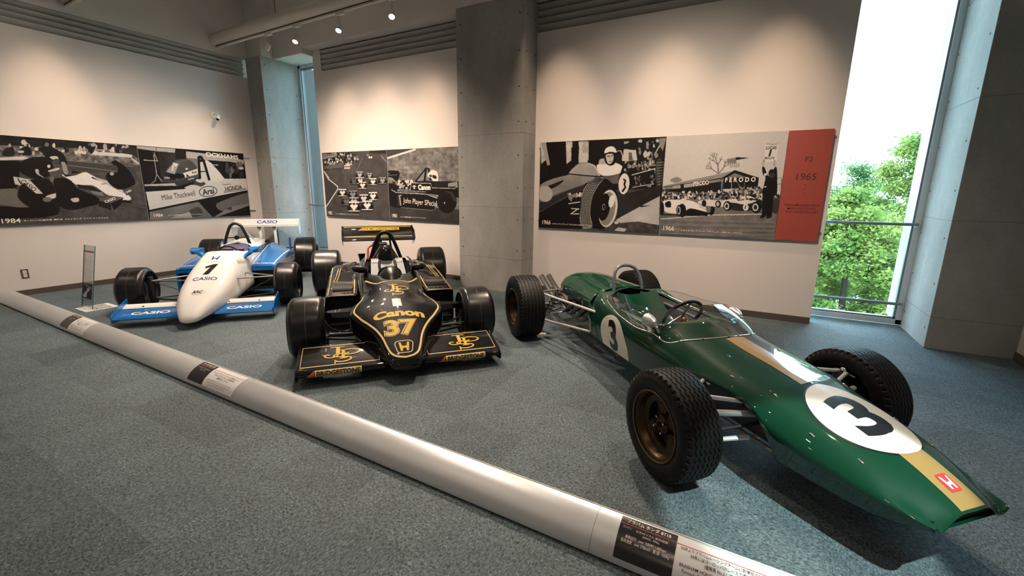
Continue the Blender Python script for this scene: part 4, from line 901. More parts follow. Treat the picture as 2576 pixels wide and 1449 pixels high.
# ================================================================== GREEN CAR
def build_green():
    C = empty('racing_car', (0.177, 2.549, 0), -.7863)
    tag(C, 'dark green open-wheel racing car with gold stripe and number 3 roundels', 'racing car')
    def sec(zt, w, zm, zb, wb, c=0.0, ze=None, sh=.90, cr=.02):
        z0 = zt if ze is None else ze
        return [(c, z0), (c + (w - c) * .42, z0 - (cr if c == 0 else .006)), (c + (w - c) * .80, z0 - (.05 if c == 0 else .018) - (.25 * max(0, z0 - zm - .1) if c == 0 else 0)), (w, zm), ((w * .62 + wb * .38), (zm + zb) / 2), (wb, zb)]
    S = [(.876, sec(.328, .186, .306, .290, .170, cr=.003)), (.866, sec(.337, .200, .304, .276, .182, cr=.005)), (.80, sec(.373, .222, .312, .250, .196, cr=.009)), (.664, sec(.428, .250, .325, .222, .222, cr=.014)),
         (.45, sec(.482, .288, .352, .214, .250, cr=.018)), (.345, sec(.505, .300, .362, .212, .262)), (.315, sec(.510, .302, .370, .232, .272)), (.275, sec(.517, .304, .385, .320, .292)), (.20, sec(.530, .308, .425, .395, .304)),
         (.05, sec(.550, .316, .452, .428, .314)), (-.12, sec(.568, .325, .452, .420, .324)), (-.25, sec(.585, .334, .440, .375, .332)), (-.33, sec(.596, .342, .440, .290, .330)), (-.40, sec(.608, .348, .440, .240, .320)),
         (-.52, sec(.630, .356, .445, .236, .318)), (-.56, sec(.62, .358, .445, .236, .318, .12, .604)), (-.64, sec(.6, .361, .445, .236, .318, .20, .568)), (-.80, sec(.6, .364, .442, .236, .320, .262, .548)), (-1.0, sec(.6, .362, .44, .236, .320, .272, .548)),
         (-1.2, sec(.6, .352, .44, .238, .315, .258, .566)), (-1.33, sec(.6, .345, .44, .240, .310, .205, .600)), (-1.40, sec(.62, .340, .44, .242, .308, .12, .618)), (-1.44, sec(.630, .338, .44, .244, .306)), (-1.49, sec(.630, .332, .44, .25, .300))]
    body = loft('body_shell', S, M['green'], C, nx=5, ms=5, capf=False)
    bv = bvh_of(body)
    top = lambda u, v: ((u, v, 2.0), (0, 0, -1)); side = lambda u, v: ((u, -2.0, v), (0, 1, 0))
    # nose intake, underside
    G().prism([(-.155, .284), (.155, .284), (.165, .303), (.0, .318), (-.165, .303)], .70, .852, 'x').build('nose_intake', M['dark'], C, smooth=False)
    grid_sheet([(.866, -.182, .276), (.664, -.222, .222), (.40, -.255, .214), (.33, -.262, .222)], [(.866, .182, .276), (.664, .222, .222), (.40, .255, .214), (.33, .262, .222)], 1).build('nose_underpan', M['green'], C)
    G().box((-1.46, -.30, .225), (-.36, .30, .240), .004).build('floor_pan', M['dark'], C, smooth=False)
    # chassis showing behind the front wheels
    G().box((-.37, -.205, .225), (.30, .205, .425), .02).build('chassis_tub', mat('chassis_grey', (.045, .05, .055), .5), C)
    for s in (1, -1): G().tube([(.33, .235 * s, .225), (.1, .225 * s, .215), (-.40, .24 * s, .228)], .013, 10).build('chassis_tube', M['steel'], C)
    # cockpit
    g = G(); prof = []
    for x, c, z in ((-.54, .06, .56), (-.64, .195, .560), (-.80, .258, .540), (-1.0, .268, .54), (-1.2, .254, .558), (-1.33, .20, .585), (-1.41, .10, .60)): prof.append([(x, -c, z), (x, -c * .92, .42), (x, -c * .6, .30), (x, 0, .27), (x, c * .6, .30), (x, c * .92, .42), (x, c, z)])
    V = [p for r in prof for p in r]; F = [(i * 7 + j, i * 7 + j + 1, i * 7 + j + 8, i * 7 + j + 7) for i in range(6) for j in range(6)]
    g.add(V, F).build('cockpit_tub', M['interior'], C)
    sh = G(); V = []
    for t in np.linspace(0, 1, 9):
        x = -.96 - .40 * t; z = .32 + .27 * t ** 1.4
        for a in np.linspace(-1, 1, 9): V.append((x + .05 * a * a, a * (.20 - .02 * t), z + .04 * a * a))
    sh.add(V, [(i * 9 + j, i * 9 + j + 1, i * 9 + j + 10, i * 9 + j + 9) for i in range(8) for j in range(8)]).build('seat', M['green'], C)
    G().box((-.66, -.19, .47), (-.645, .19, .555), .004).build('dashboard', M['dark'], C, smooth=False)
    for s in (1, -1): G().tube([(-.64, .23 * s, .50), (-1.36, .23 * s, .53)], .011, 10).build('frame_tube', M['hoop_grey'], C)
    sw = G(); cc = Vector((-.735, 0, .585)); ax = Vector((-.85, 0, .53)).normalized(); e1 = Vector((0, 1, 0)); e2 = ax.cross(e1)
    P = [cc + (e1 * math.cos(a) + e2 * math.sin(a)) * .135 for a in np.linspace(0, 2 * math.pi, 36, endpoint=False)]
    st = sw.tube(P, .0115, 10, closed=True).build('steering_wheel', M['dark'], C)
    for a in (0, 2.4, -2.4):
        d = e1 * math.sin(a) - e2 * math.cos(a); G().tube([cc, cc + d * .13], [.008, .006], 8).build('spoke', M['chrome'], st)
    G().tube([cc, cc - ax * .17], .014, 10).build('steering_column', M['dark'], st)
    G().ball((-.70, -.01, .555), .030, 16).build('gear_knob', M['brown'], C)
    # wind deflector
    base = [(-1.335, .250), (-1.25, .285), (-1.05, .325), (-.89, .343), (-.74, .346), (-.58, .338), (-.46, .315), (-.37, .25), (-.305, .13), (-.272, 0)]
    topc = [(-1.337, .250, .600), (-1.28, .276, .622), (-1.15, .292, .632), (-.98, .294, .636), (-.84, .285, .644), (-.72, .266, .658), (-.62, .232, .676), (-.54, .175, .698), (-.49, .09, .720), (-.47, 0, .729)]
    b3 = []
    for x, y in base:
        h, n_, _, _ = bv.ray_cast(Vector((x, y, 2)), Vector((0, 0, -1))); b3.append((x, y, (h.z if h else .56) + .002))
    bL = smooth_path(b3, 6); tL = smooth_path(topc, 6)
    A = bL + [(x, -y, z) for x, y, z in bL[::-1][1:]]; B = tL + [(x, -y, z) for x, y, z in tL[::-1][1:]]
    scr = grid_sheet(A, B, 8, lambda p: (.010 * (1 if p.x > -.6 else 0), .008 * (1 if p.y > 0 else -1), .006)).build('wind_deflector', M['perspex'], C)
    G().tube(A, .0032, 6).build('deflector_edge', M['alu_polish'], C); G().tube(B, .0024, 6).build('deflector_lip', M['perspex'], C)
    rv = G().ball((0, 0, 0), .0058, 8); rm = rv.build('rivet', M['chrome'], C); k = 0
    for (x, y, z) in smooth_path(b3, 3)[2::3]:
        for s in (1, -1):
            o = rm if k == 0 else rm.copy(); k += 1
            if o is not rm: COL.objects.link(o)
            o.location = (x, y * s, z + .003)
    # roll hoop
    G().tube(bez([(-1.44, -.132, .60), (-1.465, -.122, .70), (-1.49, -.095, .768), (-1.505, -.050, .797), (-1.51, 0, .804), (-1.505, .050, .797), (-1.49, .095, .768), (-1.465, .122, .70), (-1.44, .132, .60)], 6), .0135, 14).build('roll_hoop', M['hoop_grey'], C)
    # engine cover
    def cs(zt, w, zb, sq=.92): return [(0, zt), (w * .45, zt - .010), (w * .80, zt - .045), (w * .97, zt - .10), (w, (zt + zb) / 2 - .02), (w * .98, zb)]
    cov = loft('engine_cover', [(-1.465, cs(.632, .325, .452)), (-1.6, cs(.634, .305, .448)), (-1.8, cs(.634, .285, .445)), (-2.0, cs(.636, .272, .432)), (-2.18, cs(.628, .258, .415)), (-2.30, cs(.605, .235, .405)), (-2.38, cs(.570, .200, .405)), (-2.425, cs(.520, .150, .42)), (-2.44, cs(.47, .10, .435))], M['green'], C, nx=5, ms=5, capb=True)
    G().cyl((-1.62, -.318, .43), (-1.62, -.322, .485), .008, 10).build('cover_catch', M['chrome'], C)
    # engine, gearbox
    G().box((-2.05, -.16, .24), (-1.50, .16, .44), .02).build('engine_block', M['dark'], C); G().box((-2.42, -.11, .22), (-2.05, .11, .42), .03).build('gearbox', M['exhaust'], C)
    for k in range(4):
        x = -1.60 - .115 * k
        G().tube(bez([(x, -.15, .405), (x - .01, -.215, .40), (x - .045, -.255, .35), (x - .13, -.262, .285), (-2.10, -.235, .262)], 6), .021, 10).build('exhaust_header', M['exhaust'], C)
    for e_, y_ in ((-.095, -.20), (-.185, -.235)): G().tube([(-2.08, y_, .262), (-2.50, e_ - .03, .30), (-2.72, e_, .33), (-3.0, e_, .435)], [.024, .028, .030, .033], 14, cap=False).build('exhaust_pipe', M['chrome'], C)
    rods(C, 'radius_rod', [((-1.34, .335, .468), (-2.19, .50, .445)), ((-1.52, .285, .243), (-2.19, .50, .185))], M['bright_rod'], .0105)
    rods(C, 'rear_link', [((-2.20, .12, .245), (-2.27, .54, .18)), ((-2.36, .12, .245), (-2.29, .54, .18)), ((-2.30, .10, .445), (-2.27, .54, .43))], M['steel'], .009)
    rods(C, 'drive_shaft', [((-2.274, .12, .31), (-2.274, .58, .301))], M['steel'], .018)
    for s in (1, -1):
        u = G().box((-2.31, .50 * s - .02, .15), (-2.24, .50 * s + .02, .46), .012).build('rear_upright', M['exhaust'], C)
        a = Vector((-2.14, -.485 * -s, .205)); b = Vector((-2.20, .255 * s, .475)); dmp = G().tube([a, a.lerp(b, .45)], .022, 12).build('rear_damper', M['chrome'], C)
        G().tube([a.lerp(b, .4), b], .012, 10).build('damper_rod', M['chrome'], dmp)
        n = 7; ax_ = (b - a).normalized(); e1_ = ax_.orthogonal().normalized(); e2_ = ax_.cross(e1_)
        H = [a.lerp(b, .22 + .68 * t / (n * 16)) + (e1_ * math.cos(2 * math.pi * t / 16) + e2_ * math.sin(2 * math.pi * t / 16)) * .034 for t in range(n * 16 + 1)]
        G().tube(H, .0068, 6).build('coil_spring', M['dark'], dmp)
    # front suspension
    rods(C, 'upper_wishbone', [((.125, .255, .405), (.03, .505, .430)), ((-.16, .25, .420), (.0, .505, .432))], M['bright_rod'], .011)
    rods(C, 'steering_arm', [((.150, .20, .345), (.085, .50, .365))], M['bright_rod'], .016)
    rods(C, 'track_rod', [((.150, .20, .300), (.10, .50, .262))], M['dark'], .010)
    rods(C, 'lower_wishbone', [((.150, .19, .222), (.02, .52, .170)), ((-.22, .19, .222), (-.01, .52, .170))], M['bright_rod'], .013)
    for s in (1, -1):
        G().box((-.035, .50 * s - .018, .15), (.035, .50 * s + .018, .44), .012).build('front_upright', M['exhaust'], C)
        G().ball((.015, .505 * s, .437), .024, 14).build('ball_joint', M['chrome'], C)
        d = G().tube([(-.03, .235 * s, .435), (.065, .262 * s, .425), (.125, .27 * s, .405)], [.018, .022, .016], 12).build('rocker_arm', M['bright_rod'], C)
        G().cyl((.125, .285 * s, .402), (.125, .245 * s, .402), .020, 14).build('rocker_nut', M['chrome'], d)
        G().cyl((-.105, .30 * s, .418), (-.105, .25 * s, .418), .019, 14).build('bracket_nut', M['chrome'], C)
        G().box((-.135, .25 * s - .02, .395), (-.075, .25 * s + .02, .445), .006).build('wishbone_bracket', M['steel'], C)
        G().lathe([(.0, -.012), (.085, -.012), (.09, -.006), (.09, .006), (.085, .012), (.0, .012)], (0, .535 * s, .275), 'y', 32).build('brake_disc', M['dark'], C)
        G().tube([(0, .50 * s, .275), (0, .60 * s, .275)], .03, 14).build('front_hub', M['steel'], C)
    # mirrors
    for s in (1, -1):
        mm = G().lathe([(.0, .056), (.009, .054), (.021, .040), (.032, .018), (.039, -.010), (.0405, -.030), (.036, -.034), (.0, -.034)], (-.625, .330 * s, .606), 'x', 24).build('mirror', M['alu_polish'], C)
        G().lathe([(.036, 0), (.0, .001)], (-.660, .330 * s, .606), 'x', 24).build('mirror_glass', M['chrome'], mm)
        G().tube([(-.588, .330 * s, .603), (-.555, .325 * s, .580), (-.545, .31 * s, .548)], .0085, 10).build('mirror_stalk', M['chrome'], mm)
        G().ball((-.566, .328 * s, .592), .013, 12).build('mirror_joint', M['chrome'], mm)
    # decals
    decal('stripe', poly2([(-.268, -.062), (.225, -.062), (.225, .062), (-.268, .062)]), bv, top, M['gold_dull'], C, .03)
    decal('stripe', poly2([(.655, -.062), (.868, -.062), (.868, .062), (.655, .062)]), bv, top, M['gold_dull'], C, .02)
    decal('nose_roundel', disc2(.458, 0, .218, .190, 64), bv, top, M['dec_black'], C, .02, .0010)
    decal('nose_roundel', disc2(.458, 0, .211, .183, 64), bv, top, M['cream'], C, .02, .0022)
    rot = lambda V, F, cx, cy, a: ([(cx + (x - cx) * math.cos(a) - (y - cy) * math.sin(a), cy + (x - cx) * math.sin(a) + (y - cy) * math.cos(a)) for x, y in V], F)
    decal('number', rot(*T2('3', .175, .235, .458, 0), .458, 0, math.pi / 2), bv, top, M['dec_black'], C, .02, .0036)
    b = C
    decal('badge', poly2(rrect(.787, 0, .062, .058, .15)), bv, top, M['badge_red'], C, .02, .003); decal('badge', rot(*badge_H(.787, 0, .05, .044), .787, 0, math.pi / 2), bv, top, M['dec_white'], C, .02, .0042)
    # side roundels, clipped by the lower edge of the body
    circ = [(-1.035 + .205 * math.cos(a), .318 + .205 * math.sin(a)) for a in np.linspace(0, 2 * math.pi, 72, endpoint=False)]
    circ = [(x, max(z, .246)) for x, z in circ]; cl = []
    for p_ in circ:
        if not cl or (abs(p_[0] - cl[-1][0]) + abs(p_[1] - cl[-1][1])) > 1e-4: cl.append(p_)
    for s in (-1, 1):
        pr_ = (lambda u, v: ((u, -2.0, v), (0, 1, 0))) if s < 0 else (lambda u, v: ((u, 2.0, v), (0, -1, 0)))
        decal('side_roundel', poly2(cl), bv, pr_, M['cream'], C, .02, .0018)
        V, F = T2('3', .125, .235, 0, .372); V = [((x if s < 0 else -x) - 1.03, max(z, .25)) for x, z in V]
        decal('number', (V, F), bv, pr_, M['dec_black'], C, .02, .0032)
        decal('panel_seam', band2([(-1.30, .455), (-1.0, .440), (-.6, .425)], .005), bv, pr_, M['dark'], C, .04, .0012)
    fm = fastener_mesh().build('body_fastener', M['chrome'], C); k = 0
    for x, y in ((-.12, -.17), (.02, -.27), (.23, -.215), (.45, -.245), (.62, -.20), (-.12, .17), (.23, .215), (.45, .245), (.62, .2)):
        h, n_, _, _ = bv.ray_cast(Vector((x, y, 2)), Vector((0, 0, -1)))
        if h is None: continue
        o = fm if k == 0 else fm.copy(); k += 1
        if o is not fm: COL.objects.link(o)
        o.location = h + n_ * .001; o.rotation_euler = Vector((0, 0, 1)).rotation_difference(n_).to_euler()
    # wheels
    def wheel(R, w, rim, deep, letter):
        h = w / 2
        wh = G().lathe([(rim + .006, h + .004), (rim + .006, h - .006), (rim - .006, h - .012), (rim - .012, h - deep * .5), (rim - .022, h - deep), (rim - .052, h - deep - .006), (rim - .060, h - deep - .024), (rim - .055, h - deep - .05), (rim - .02, -h + .03), (rim - .004, -h + .008), (rim + .004, -h)], (0, 0, 0), 'y', 56).build('wheel', M['bronze'], C)
        G().lathe([(rim + .001, h + .002), (rim + .007, h + .007), (rim + .012, h + .004), (rim + .010, h - .004)], (0, 0, 0), 'y', 56).build('rim_lip', M['bronze_lip'], wh)
        yd = h - deep - .022
        G().lathe([(.0, yd + .010), (.014, yd + .012), (.016, yd + .030), (.024, yd + .032), (.050, yd + .020), (.060, yd + .002), (.058, yd - .03), (.0, yd - .03)], (0, 0, 0), 'y', 32).build('hub', M['bronze'], wh)
        for k in range(4):
            a = math.pi / 4 + .25 + k * math.pi / 2; c_, s_ = math.cos(a), math.sin(a); V = []; n = 9
            for t in np.linspace(0, 1, 9):
                r = .045 + (rim - .052 - .045) * t; wd = .028 + .030 * math.sin(math.pi * min(1, t * 1.05)) ** 1.0 * (1 - .2 * t); dep = yd + .012 - .016 * math.sin(math.pi * t)
                for q in np.linspace(-1, 1, n): V.append((r * c_ - q * wd * s_, dep + .014 * (1 - q * q) - .006, r * s_ + q * wd * c_))
            G().add(V, [(i * n + j, i * n + j + 1, (i + 1) * n + j + 1, (i + 1) * n + j) for i in range(8) for j in range(n - 1)]).build('spoke', M['bronze'], wh)
            a2 = a + math.pi / 4
            G().lathe([(.0, yd + .038), (.006, yd + .038), (.0075, yd + .030), (.0075, yd + .015)], (.041 * math.cos(a), 0, .041 * math.sin(a)), 'y', 8).build('wheel_nut', M['chrome'], wh)
        G().lathe([(rim - .05, yd - .045), (.0, yd - .045)], (0, 0, 0), 'y', 32).build('brake_drum', M['dark'], wh)
        ty = tread_mesh(R, w, rim, int(46 * R / .275)).build('tyre', M['tyre'], wh, ang=28)
        if letter:
            for a0 in (math.pi / 2, -math.pi / 2): arc_text('GOOD', -(R * .40 + rim * .60 + .012), 1.05, .022, h + .0125, 'tyre_lettering', M['bronze'], wh, a0)
        return wh
    f = wheel(.275, .187, .168, .045, True); r = wheel(.301, .235, .168, .085, False)
    dup_wheels(f, [((0, .603, .275), 0), ((0, -.603, .275), math.pi)], C); dup_wheels(r, [((-2.274, .6295, .301), 0), ((-2.274, -.6295, .301), math.pi)], C)
    return C
GREEN = build_green()
# ================================================================== shared pieces of the two winged cars
def skin(name, st, m, parent, caps=(True, True), smooth=True, ang=40):
    """skins closed polygons: st = [(x, [(y,z),...])]"""
    g = G(); n = len(st[0][1]); V = [(x, y, z) for x, P in st for y, z in P]
    F = [(i * n + j, i * n + (j + 1) % n, (i + 1) * n + (j + 1) % n, (i + 1) * n + j) for i in range(len(st) - 1) for j in range(n)]
    if caps[0]: F.append(tuple(range(n)))
    if caps[1]: F.append(tuple((len(st) - 1) * n + j for j in range(n)))
    return g.add(V, F).build(name, m, parent, smooth, ang)
def slick_wheel(C, R, w, rim, mrim, deep=.05):
    h = w / 2
    wh = G().lathe([(rim + .008, h), (rim - .004, h - .010), (rim - .012, h - deep), (rim - .05, h - deep - .01), (.04, h - deep - .02), (.03, h - deep + .006), (.0, h - deep + .006)], (0, 0, 0), 'y', 40).build('wheel', mrim, C)
    G().lathe([(rim + .008, -h), (rim - .004, -h + .010), (rim - .014, -h + .06), (rim - .02, h - deep - .02)], (0, 0, 0), 'y', 40).build('rim_barrel', mrim, wh)
    G().lathe([(rim - .03, -h + .075), (.09, -h + .06), (.07, -h + .05), (.0, -h + .05)], (0, 0, 0), 'y', 32).build('brake_disc', M['exhaust'], wh)
    slick_mesh(R, w, rim).build('tyre', M['slick'], wh)
    G().lathe([(R + .0016, -.0022), (R + .0022, 0), (R + .0016, .0022)], (0, 0, 0), 'y', 72).build('mould_seam', M['tyre_line'], wh)
    return wh
FT = lambda x0, y0=0.0: (lambda u, v: ((x0 - v, y0 + u, 2.0), (0, 0, -1)))     # reads from the front of the car, seen from above
def monogram(s, cx=0, cy=0):
    """three interlaced serif letters"""
    it = [band2([(-.03, .50), (-.03, -.02)], .115), band2([(-.24, .475), (.18, .475)], .05),
          band2(smooth_path([(-.03, .02), (-.05, -.12), (-.17, -.19), (-.32, -.17), (-.40, -.07), (-.33, .01), (-.25, -.03)], 5), .055),
          band2([(.13, .26), (.13, -.28)], .095), band2([(.0, .25), (.2, .25)], .045), band2([(.02, -.275), (.25, -.275)], .045),
          band2(smooth_path([(.15, .24), (.34, .27), (.56, .20), (.62, .08), (.50, -.03), (.30, -.06), (.15, -.05)], 5), .055),
          band2(smooth_path([(.30, .06), (.22, .01), (.02, .02), (-.13, -.05), (-.12, -.15), (.02, -.19), (.24, -.21), (.36, -.29), (.31, -.40), (.14, -.46), (-.04, -.44), (-.10, -.36)], 5), .058), band2([(-.10, -.34), (-.10, -.54)], .04)]
    V, F = join2(*it); return [(cx + x * s, cy + y * s) for x, y in V], F
def frame2(x0, x1, y0, y1, w): return band2([(x0, y0), (x1, y0), (x1, y1), (x0, y1)], w, True)
def endpad(g_): return g_

# ================================================================== BLACK AND GOLD CAR
def build_black():
    C = empty('racing_car', (-2.712, 2.824, 0), -.7351)
    tag(C, 'glossy black racing car with gold pinstripes and number 37 on its nose', 'racing car')
    S = [(.805, [(0, .152), (.05, .149), (.082, .141), (.095, .127), (.085, .112), (0, .104)]), (.775, [(0, .182), (.058, .180), (.094, .172), (.114, .150), (.105, .116), (0, .097)]), (.70, [(0, .228), (.07, .225), (.115, .216), (.142, .182), (.132, .122), (0, .09)]),
         (.55, [(0, .292), (.09, .289), (.157, .279), (.19, .23), (.18, .14), (0, .09)]), (.45, [(0, .334), (.11, .330), (.198, .316), (.228, .262), (.22, .15), (0, .09)]), (.30, [(0, .394), (.15, .386), (.278, .356), (.312, .295), (.29, .16), (0, .09)]),
         (.15, [(0, .446), (.17, .432), (.358, .392), (.390, .335), (.34, .18), (0, .09)]), (.04, [(0, .478), (.15, .462), (.345, .415), (.380, .355), (.33, .19), (0, .09)]), (-.10, [(0, .520), (.125, .508), (.288, .440), (.325, .38), (.32, .2), (0, .09)]),
         (-.25, [(0, .552), (.14, .542), (.262, .462), (.305, .39), (.32, .2), (0, .09)]), (-.40, [(0, .574), (.19, .564), (.275, .50), (.305, .40), (.32, .2), (0, .09)]), (-.45, [(.04, .580), (.20, .574), (.28, .515), (.307, .40), (.32, .2), (0, .09)]),
         (-.52, [(.17, .586), (.225, .582), (.285, .53), (.31, .41), (.32, .2), (0, .09)]), (-.75, [(.235, .60), (.262, .597), (.296, .55), (.318, .42), (.325, .2), (0, .09)]), (-1.0, [(.24, .632), (.266, .628), (.298, .57), (.32, .43), (.325, .2), (0, .09)]),
         (-1.15, [(.22, .662), (.25, .655), (.292, .585), (.32, .43), (.325, .2), (0, .09)]), (-1.24, [(.20, .652), (.235, .645), (.285, .58), (.315, .43), (.325, .2), (0, .09)])]
    body = loft('body_shell', S, M['jblack'], C, nx=6, ms=5, capf=True, solid=0); bv = bvh_of(body)
    G().box((-1.22, -.215, .42), (-1.20, .215, .64), .004).build('bulkhead', M['mblack'], C, smooth=False)
    # cockpit
    V = []
    for x, c, z in ((-.47, .08, .57), (-.56, .19, .575), (-.75, .228, .59), (-1.0, .232, .62), (-1.19, .21, .64)): V += [(x, -c, z), (x, -c, .40), (x, -c * .6, .25), (x, c * .6, .25), (x, c, .40), (x, c, z)]
    G().add(V, [(i * 6 + j, i * 6 + j + 1, i * 6 + j + 7, i * 6 + j + 6) for i in range(4) for j in range(5)]).build('cockpit_tub', M['mblack'], C)
    pl = G(); V = [(-1.03, -.165, .668), (-1.03, .165, .668), (-.72, .185, .47), (-.72, -.185, .47), (-1.035, -.165, .662), (-1.035, .165, .662), (-.725, .185, .464), (-.725, -.185, .464)]
    seat = pl.add(V, [(0, 1, 2, 3), (7, 6, 5, 4), (0, 4, 5, 1), (1, 5, 6, 2), (2, 6, 7, 3), (3, 7, 4, 0)]).build('seat_back', M['grey_plate'], C, smooth=False)
    for k in range(15):
        for zz in (.03, .22): G().ball((-1.03 + .31 * zz + .002, -.15 + .3 * k / 14, .668 - .198 * zz + .001), .0038, 6).build('rivet', M['dark'], seat)
    for s in (-1, 1): G().tube(bez([(-.99, .08 * s, .645), (-.90, .085 * s, .60), (-.80, .07 * s, .53)], 5), .014, 8).build('harness_strap', M['mblack'], seat)
    skin('dash_hood', [(-.33, [(-.02, .565), (.02, .565), (.02, .562), (-.02, .562)]), (-.38, [(-.03, .605), (.03, .605), (.095, .565), (-.095, .565)]), (-.45, [(-.028, .655), (.028, .655), (.11, .572), (-.11, .572)]), (-.54, [(-.03, .662), (.03, .662), (.12, .572), (-.12, .572)])], M['mblack'], C)
    for y, z, r in ((-.045, .595, .013), (.045, .592, .013), (0, .625, .016)): G().lathe([(r, -.43 + (z - .6) * .9 * -1), (.0, -.425 + (z - .6) * -.9)], (.025, y, z), 'x', 14).build('gauge', M['chrome'], C)
    sw = [Vector((-.62, .11 * math.cos(a), .555 + .085 * math.sin(a))) for a in np.linspace(0, 2 * math.pi, 28, endpoint=False)]; G().tube(sw, .011, 8, closed=True).build('steering_wheel', M['dark'], C)
    # screen
    base = [(-1.0, .262), (-.85, .268), (-.68, .262), (-.52, .240), (-.40, .205), (-.32, .165), (-.285, .10), (-.30, 0)]; tp = [(-1.04, .255, .655), (-.93, .25, .662), (-.83, .235, .668), (-.74, .205, .676), (-.66, .165, .684), (-.60, .12, .692), (-.56, .06, .698), (-.55, 0, .700)]
    b3 = [];
    for x, y in base:
        h, n_, _, _ = bv.ray_cast(Vector((x, y, 2)), Vector((0, 0, -1))); b3.append((x, y, (h.z if h else .57) + .002))
    bL = smooth_path(b3, 5); tL = smooth_path(tp, 5); A = bL + [(x, -y, z) for x, y, z in bL[::-1][1:]]; B = tL + [(x, -y, z) for x, y, z in tL[::-1][1:]]
    grid_sheet(A, B, 6).build('windscreen', M['perspex'], C)
    G().tube(B, .003, 6).build('windscreen_lip', M['perspex'], C)
    # headrest, roll hoop, engine
    skin('headrest', [(-.99, [(-.05, .66), (-.03, .72), (.03, .72), (.05, .66)]), (-1.03, [(-.10, .655), (-.045, .78), (.045, .78), (.10, .655)]), (-1.10, [(-.14, .64), (-.05, .805), (.05, .805), (.14, .64)]), (-1.22, [(-.15, .63), (-.055, .79), (.055, .79), (.15, .63)])], M['jblack'], C, ang=60)
    G().tube(bez([(-1.19, -.165, .64), (-1.195, -.125, .76), (-1.20, -.075, .885), (-1.20, -.035, .926), (-1.20, 0, .936), (-1.20, .035, .926), (-1.20, .075, .885), (-1.195, .125, .76), (-1.19, .165, .64)], 6), .0195, 14).build('roll_hoop', M['mblack'], C)
    for s in (1, -1): G().tube([(-1.2, .05 * s, .90), (-1.75, .11 * s, .58)], .012, 10).build('hoop_brace', M['mblack'], C)
    G().box((-1.95, -.16, .16), (-1.26, .16, .52), .03).build('engine_block', M['exhaust'], C); G().box((-2.55, -.12, .16), (-1.95, .12, .44), .04).build('gearbox', M['dark'], C)
    for s in (1, -1):
        c6 = G().box((-1.90, .10 * s - .06, .50), (-1.32, .10 * s + .06, .60), .02).build('cam_cover', M['dark'], C)
        for k in range(3): G().lathe([(.020, 0), (.022, .05), (.034, .085), (.038, .09), (.032, .085), (.016, .02)], (-1.42 - .17 * k, .065 * s, .60), 'z', 16).build('intake_trumpet', M['chrome'], c6)
    G().box((-1.80, -.12, .655), (-1.60, .05, .762), .008).build('electronics_box', M['mblack'], C)
    G().tube(bez([(-1.45, -.19, .60), (-1.5, -.185, .66), (-1.55, -.175, .72), (-1.62, -.13, .745)], 5), .012, 8).build('hose', M['hose_red'], C)
    G().lathe([(.028, 0), (.030, .06), (.043, .11), (.045, .115), (.036, .108), (.02, .02)], (-1.52, -.255, .545), 'z', 18).build('air_horn', M['dark'], C)
    # side pods
    for s in (1, -1):
        def P(x, yi, yo, zi, zo, zb): return (x, [(s * yi, zb), (s * yi, zi), (s * (yi + .02), zi + .006), (s * (yo - .03), zo + .004), (s * yo, zo - .015), (s * yo, zb)])
        pod = skin('side_pod', [P(-.415, .335, .604, .405, .405, .12), P(-.43, .325, .61, .418, .418, .07), P(-.7, .318, .61, .438, .436, .05), P(-1.2, .318, .61, .475, .468, .05), P(-1.65, .318, .60, .508, .50, .06), P(-1.85, .318, .53, .512, .495, .10)], M['jblack'], C, (False, True), ang=30)
        skin('pod_intake', [(-.418, [(s * .345, .13), (s * .345, .385), (s * .592, .385), (s * .592, .13)]), (-.50, [(s * .36, .15), (s * .36, .37), (s * .58, .37), (s * .58, .15)])], M['mblack'], pod, (False, True), smooth=False)
        d = skin('radiator_duct', [(-.56, [(s * .375, .425), (s * .375, .438), (s * .545, .438), (s * .545, .425)]), (-.60, [(s * .365, .43), (s * .365, .462), (s * .555, .462), (s * .555, .43)]), (-.80, [(s * .355, .43), (s * .355, .478), (s * .565, .478), (s * .565, .43)])], M['jblack'], pod)
        G().box((-1.00, s * .46 - .10, .44), (-.80, s * .46 + .10, .456), .003).build('duct_grille', M['mblack'], pod, smooth=False)
        pv = bvh_of(pod)
        V, F = join2(band2([(-.425, s * .350), (-.425, s * .585), (-1.60, s * .585)], .010), band2([(-.425, s * .350), (-.95, s * .345)], .010))
        decal('pinstripe', (V, F), pv, lambda u, v: ((u, v, 2), (0, 0, -1)), M['cream_line'], pod, .08, .002)
        for q in (.54, .565): decal('pinstripe', band2([(-.62, s * q), (-1.1, s * (q - .03)), (-1.5, s * (q - .045))], .007), pv, lambda u, v: ((u, v, 2), (0, 0, -1)), M['gold'], pod, .08, .003)
        # mirror pods
        mr = G().ball((0, 0, 0), 1, 18).xf(Matrix.Translation((-.60, .285 * s, .632)) @ Matrix.Rotation(.12 * s, 4, 'X') @ Matrix.Diagonal((.058, .080, .037, 1))).build('mirror', M['jblack'], C)
        G().tube([(-.60, .24 * s, .62), (-.62, .22 * s, .585)], .014, 8).build('mirror_stalk', M['jblack'], mr)
        G().lathe([(.035, 0), (0, .001)], (-.648, .29 * s, .632), 'x', 16).build('mirror_glass', M['chrome'], mr)
        # suspension
        rk = skin('rocker_arm', [(0, [(0, 0)] * 4)] * 2, M['jblack'], C) if False else None
        V = [(-.115, .36 * s, .315), (.03, .36 * s, .315), (.03, .36 * s, .375), (-.115, .36 * s, .375), (-.045, .635 * s, .342), (.01, .635 * s, .342), (.01, .635 * s, .372), (-.045, .635 * s, .372)]
        G().add(V, [(0, 1, 2, 3), (7, 6, 5, 4), (0, 4, 5, 1), (1, 5, 6, 2), (2, 6, 7, 3), (3, 7, 4, 0)]).build('rocker_arm', M['jblack'], C, smooth=False)
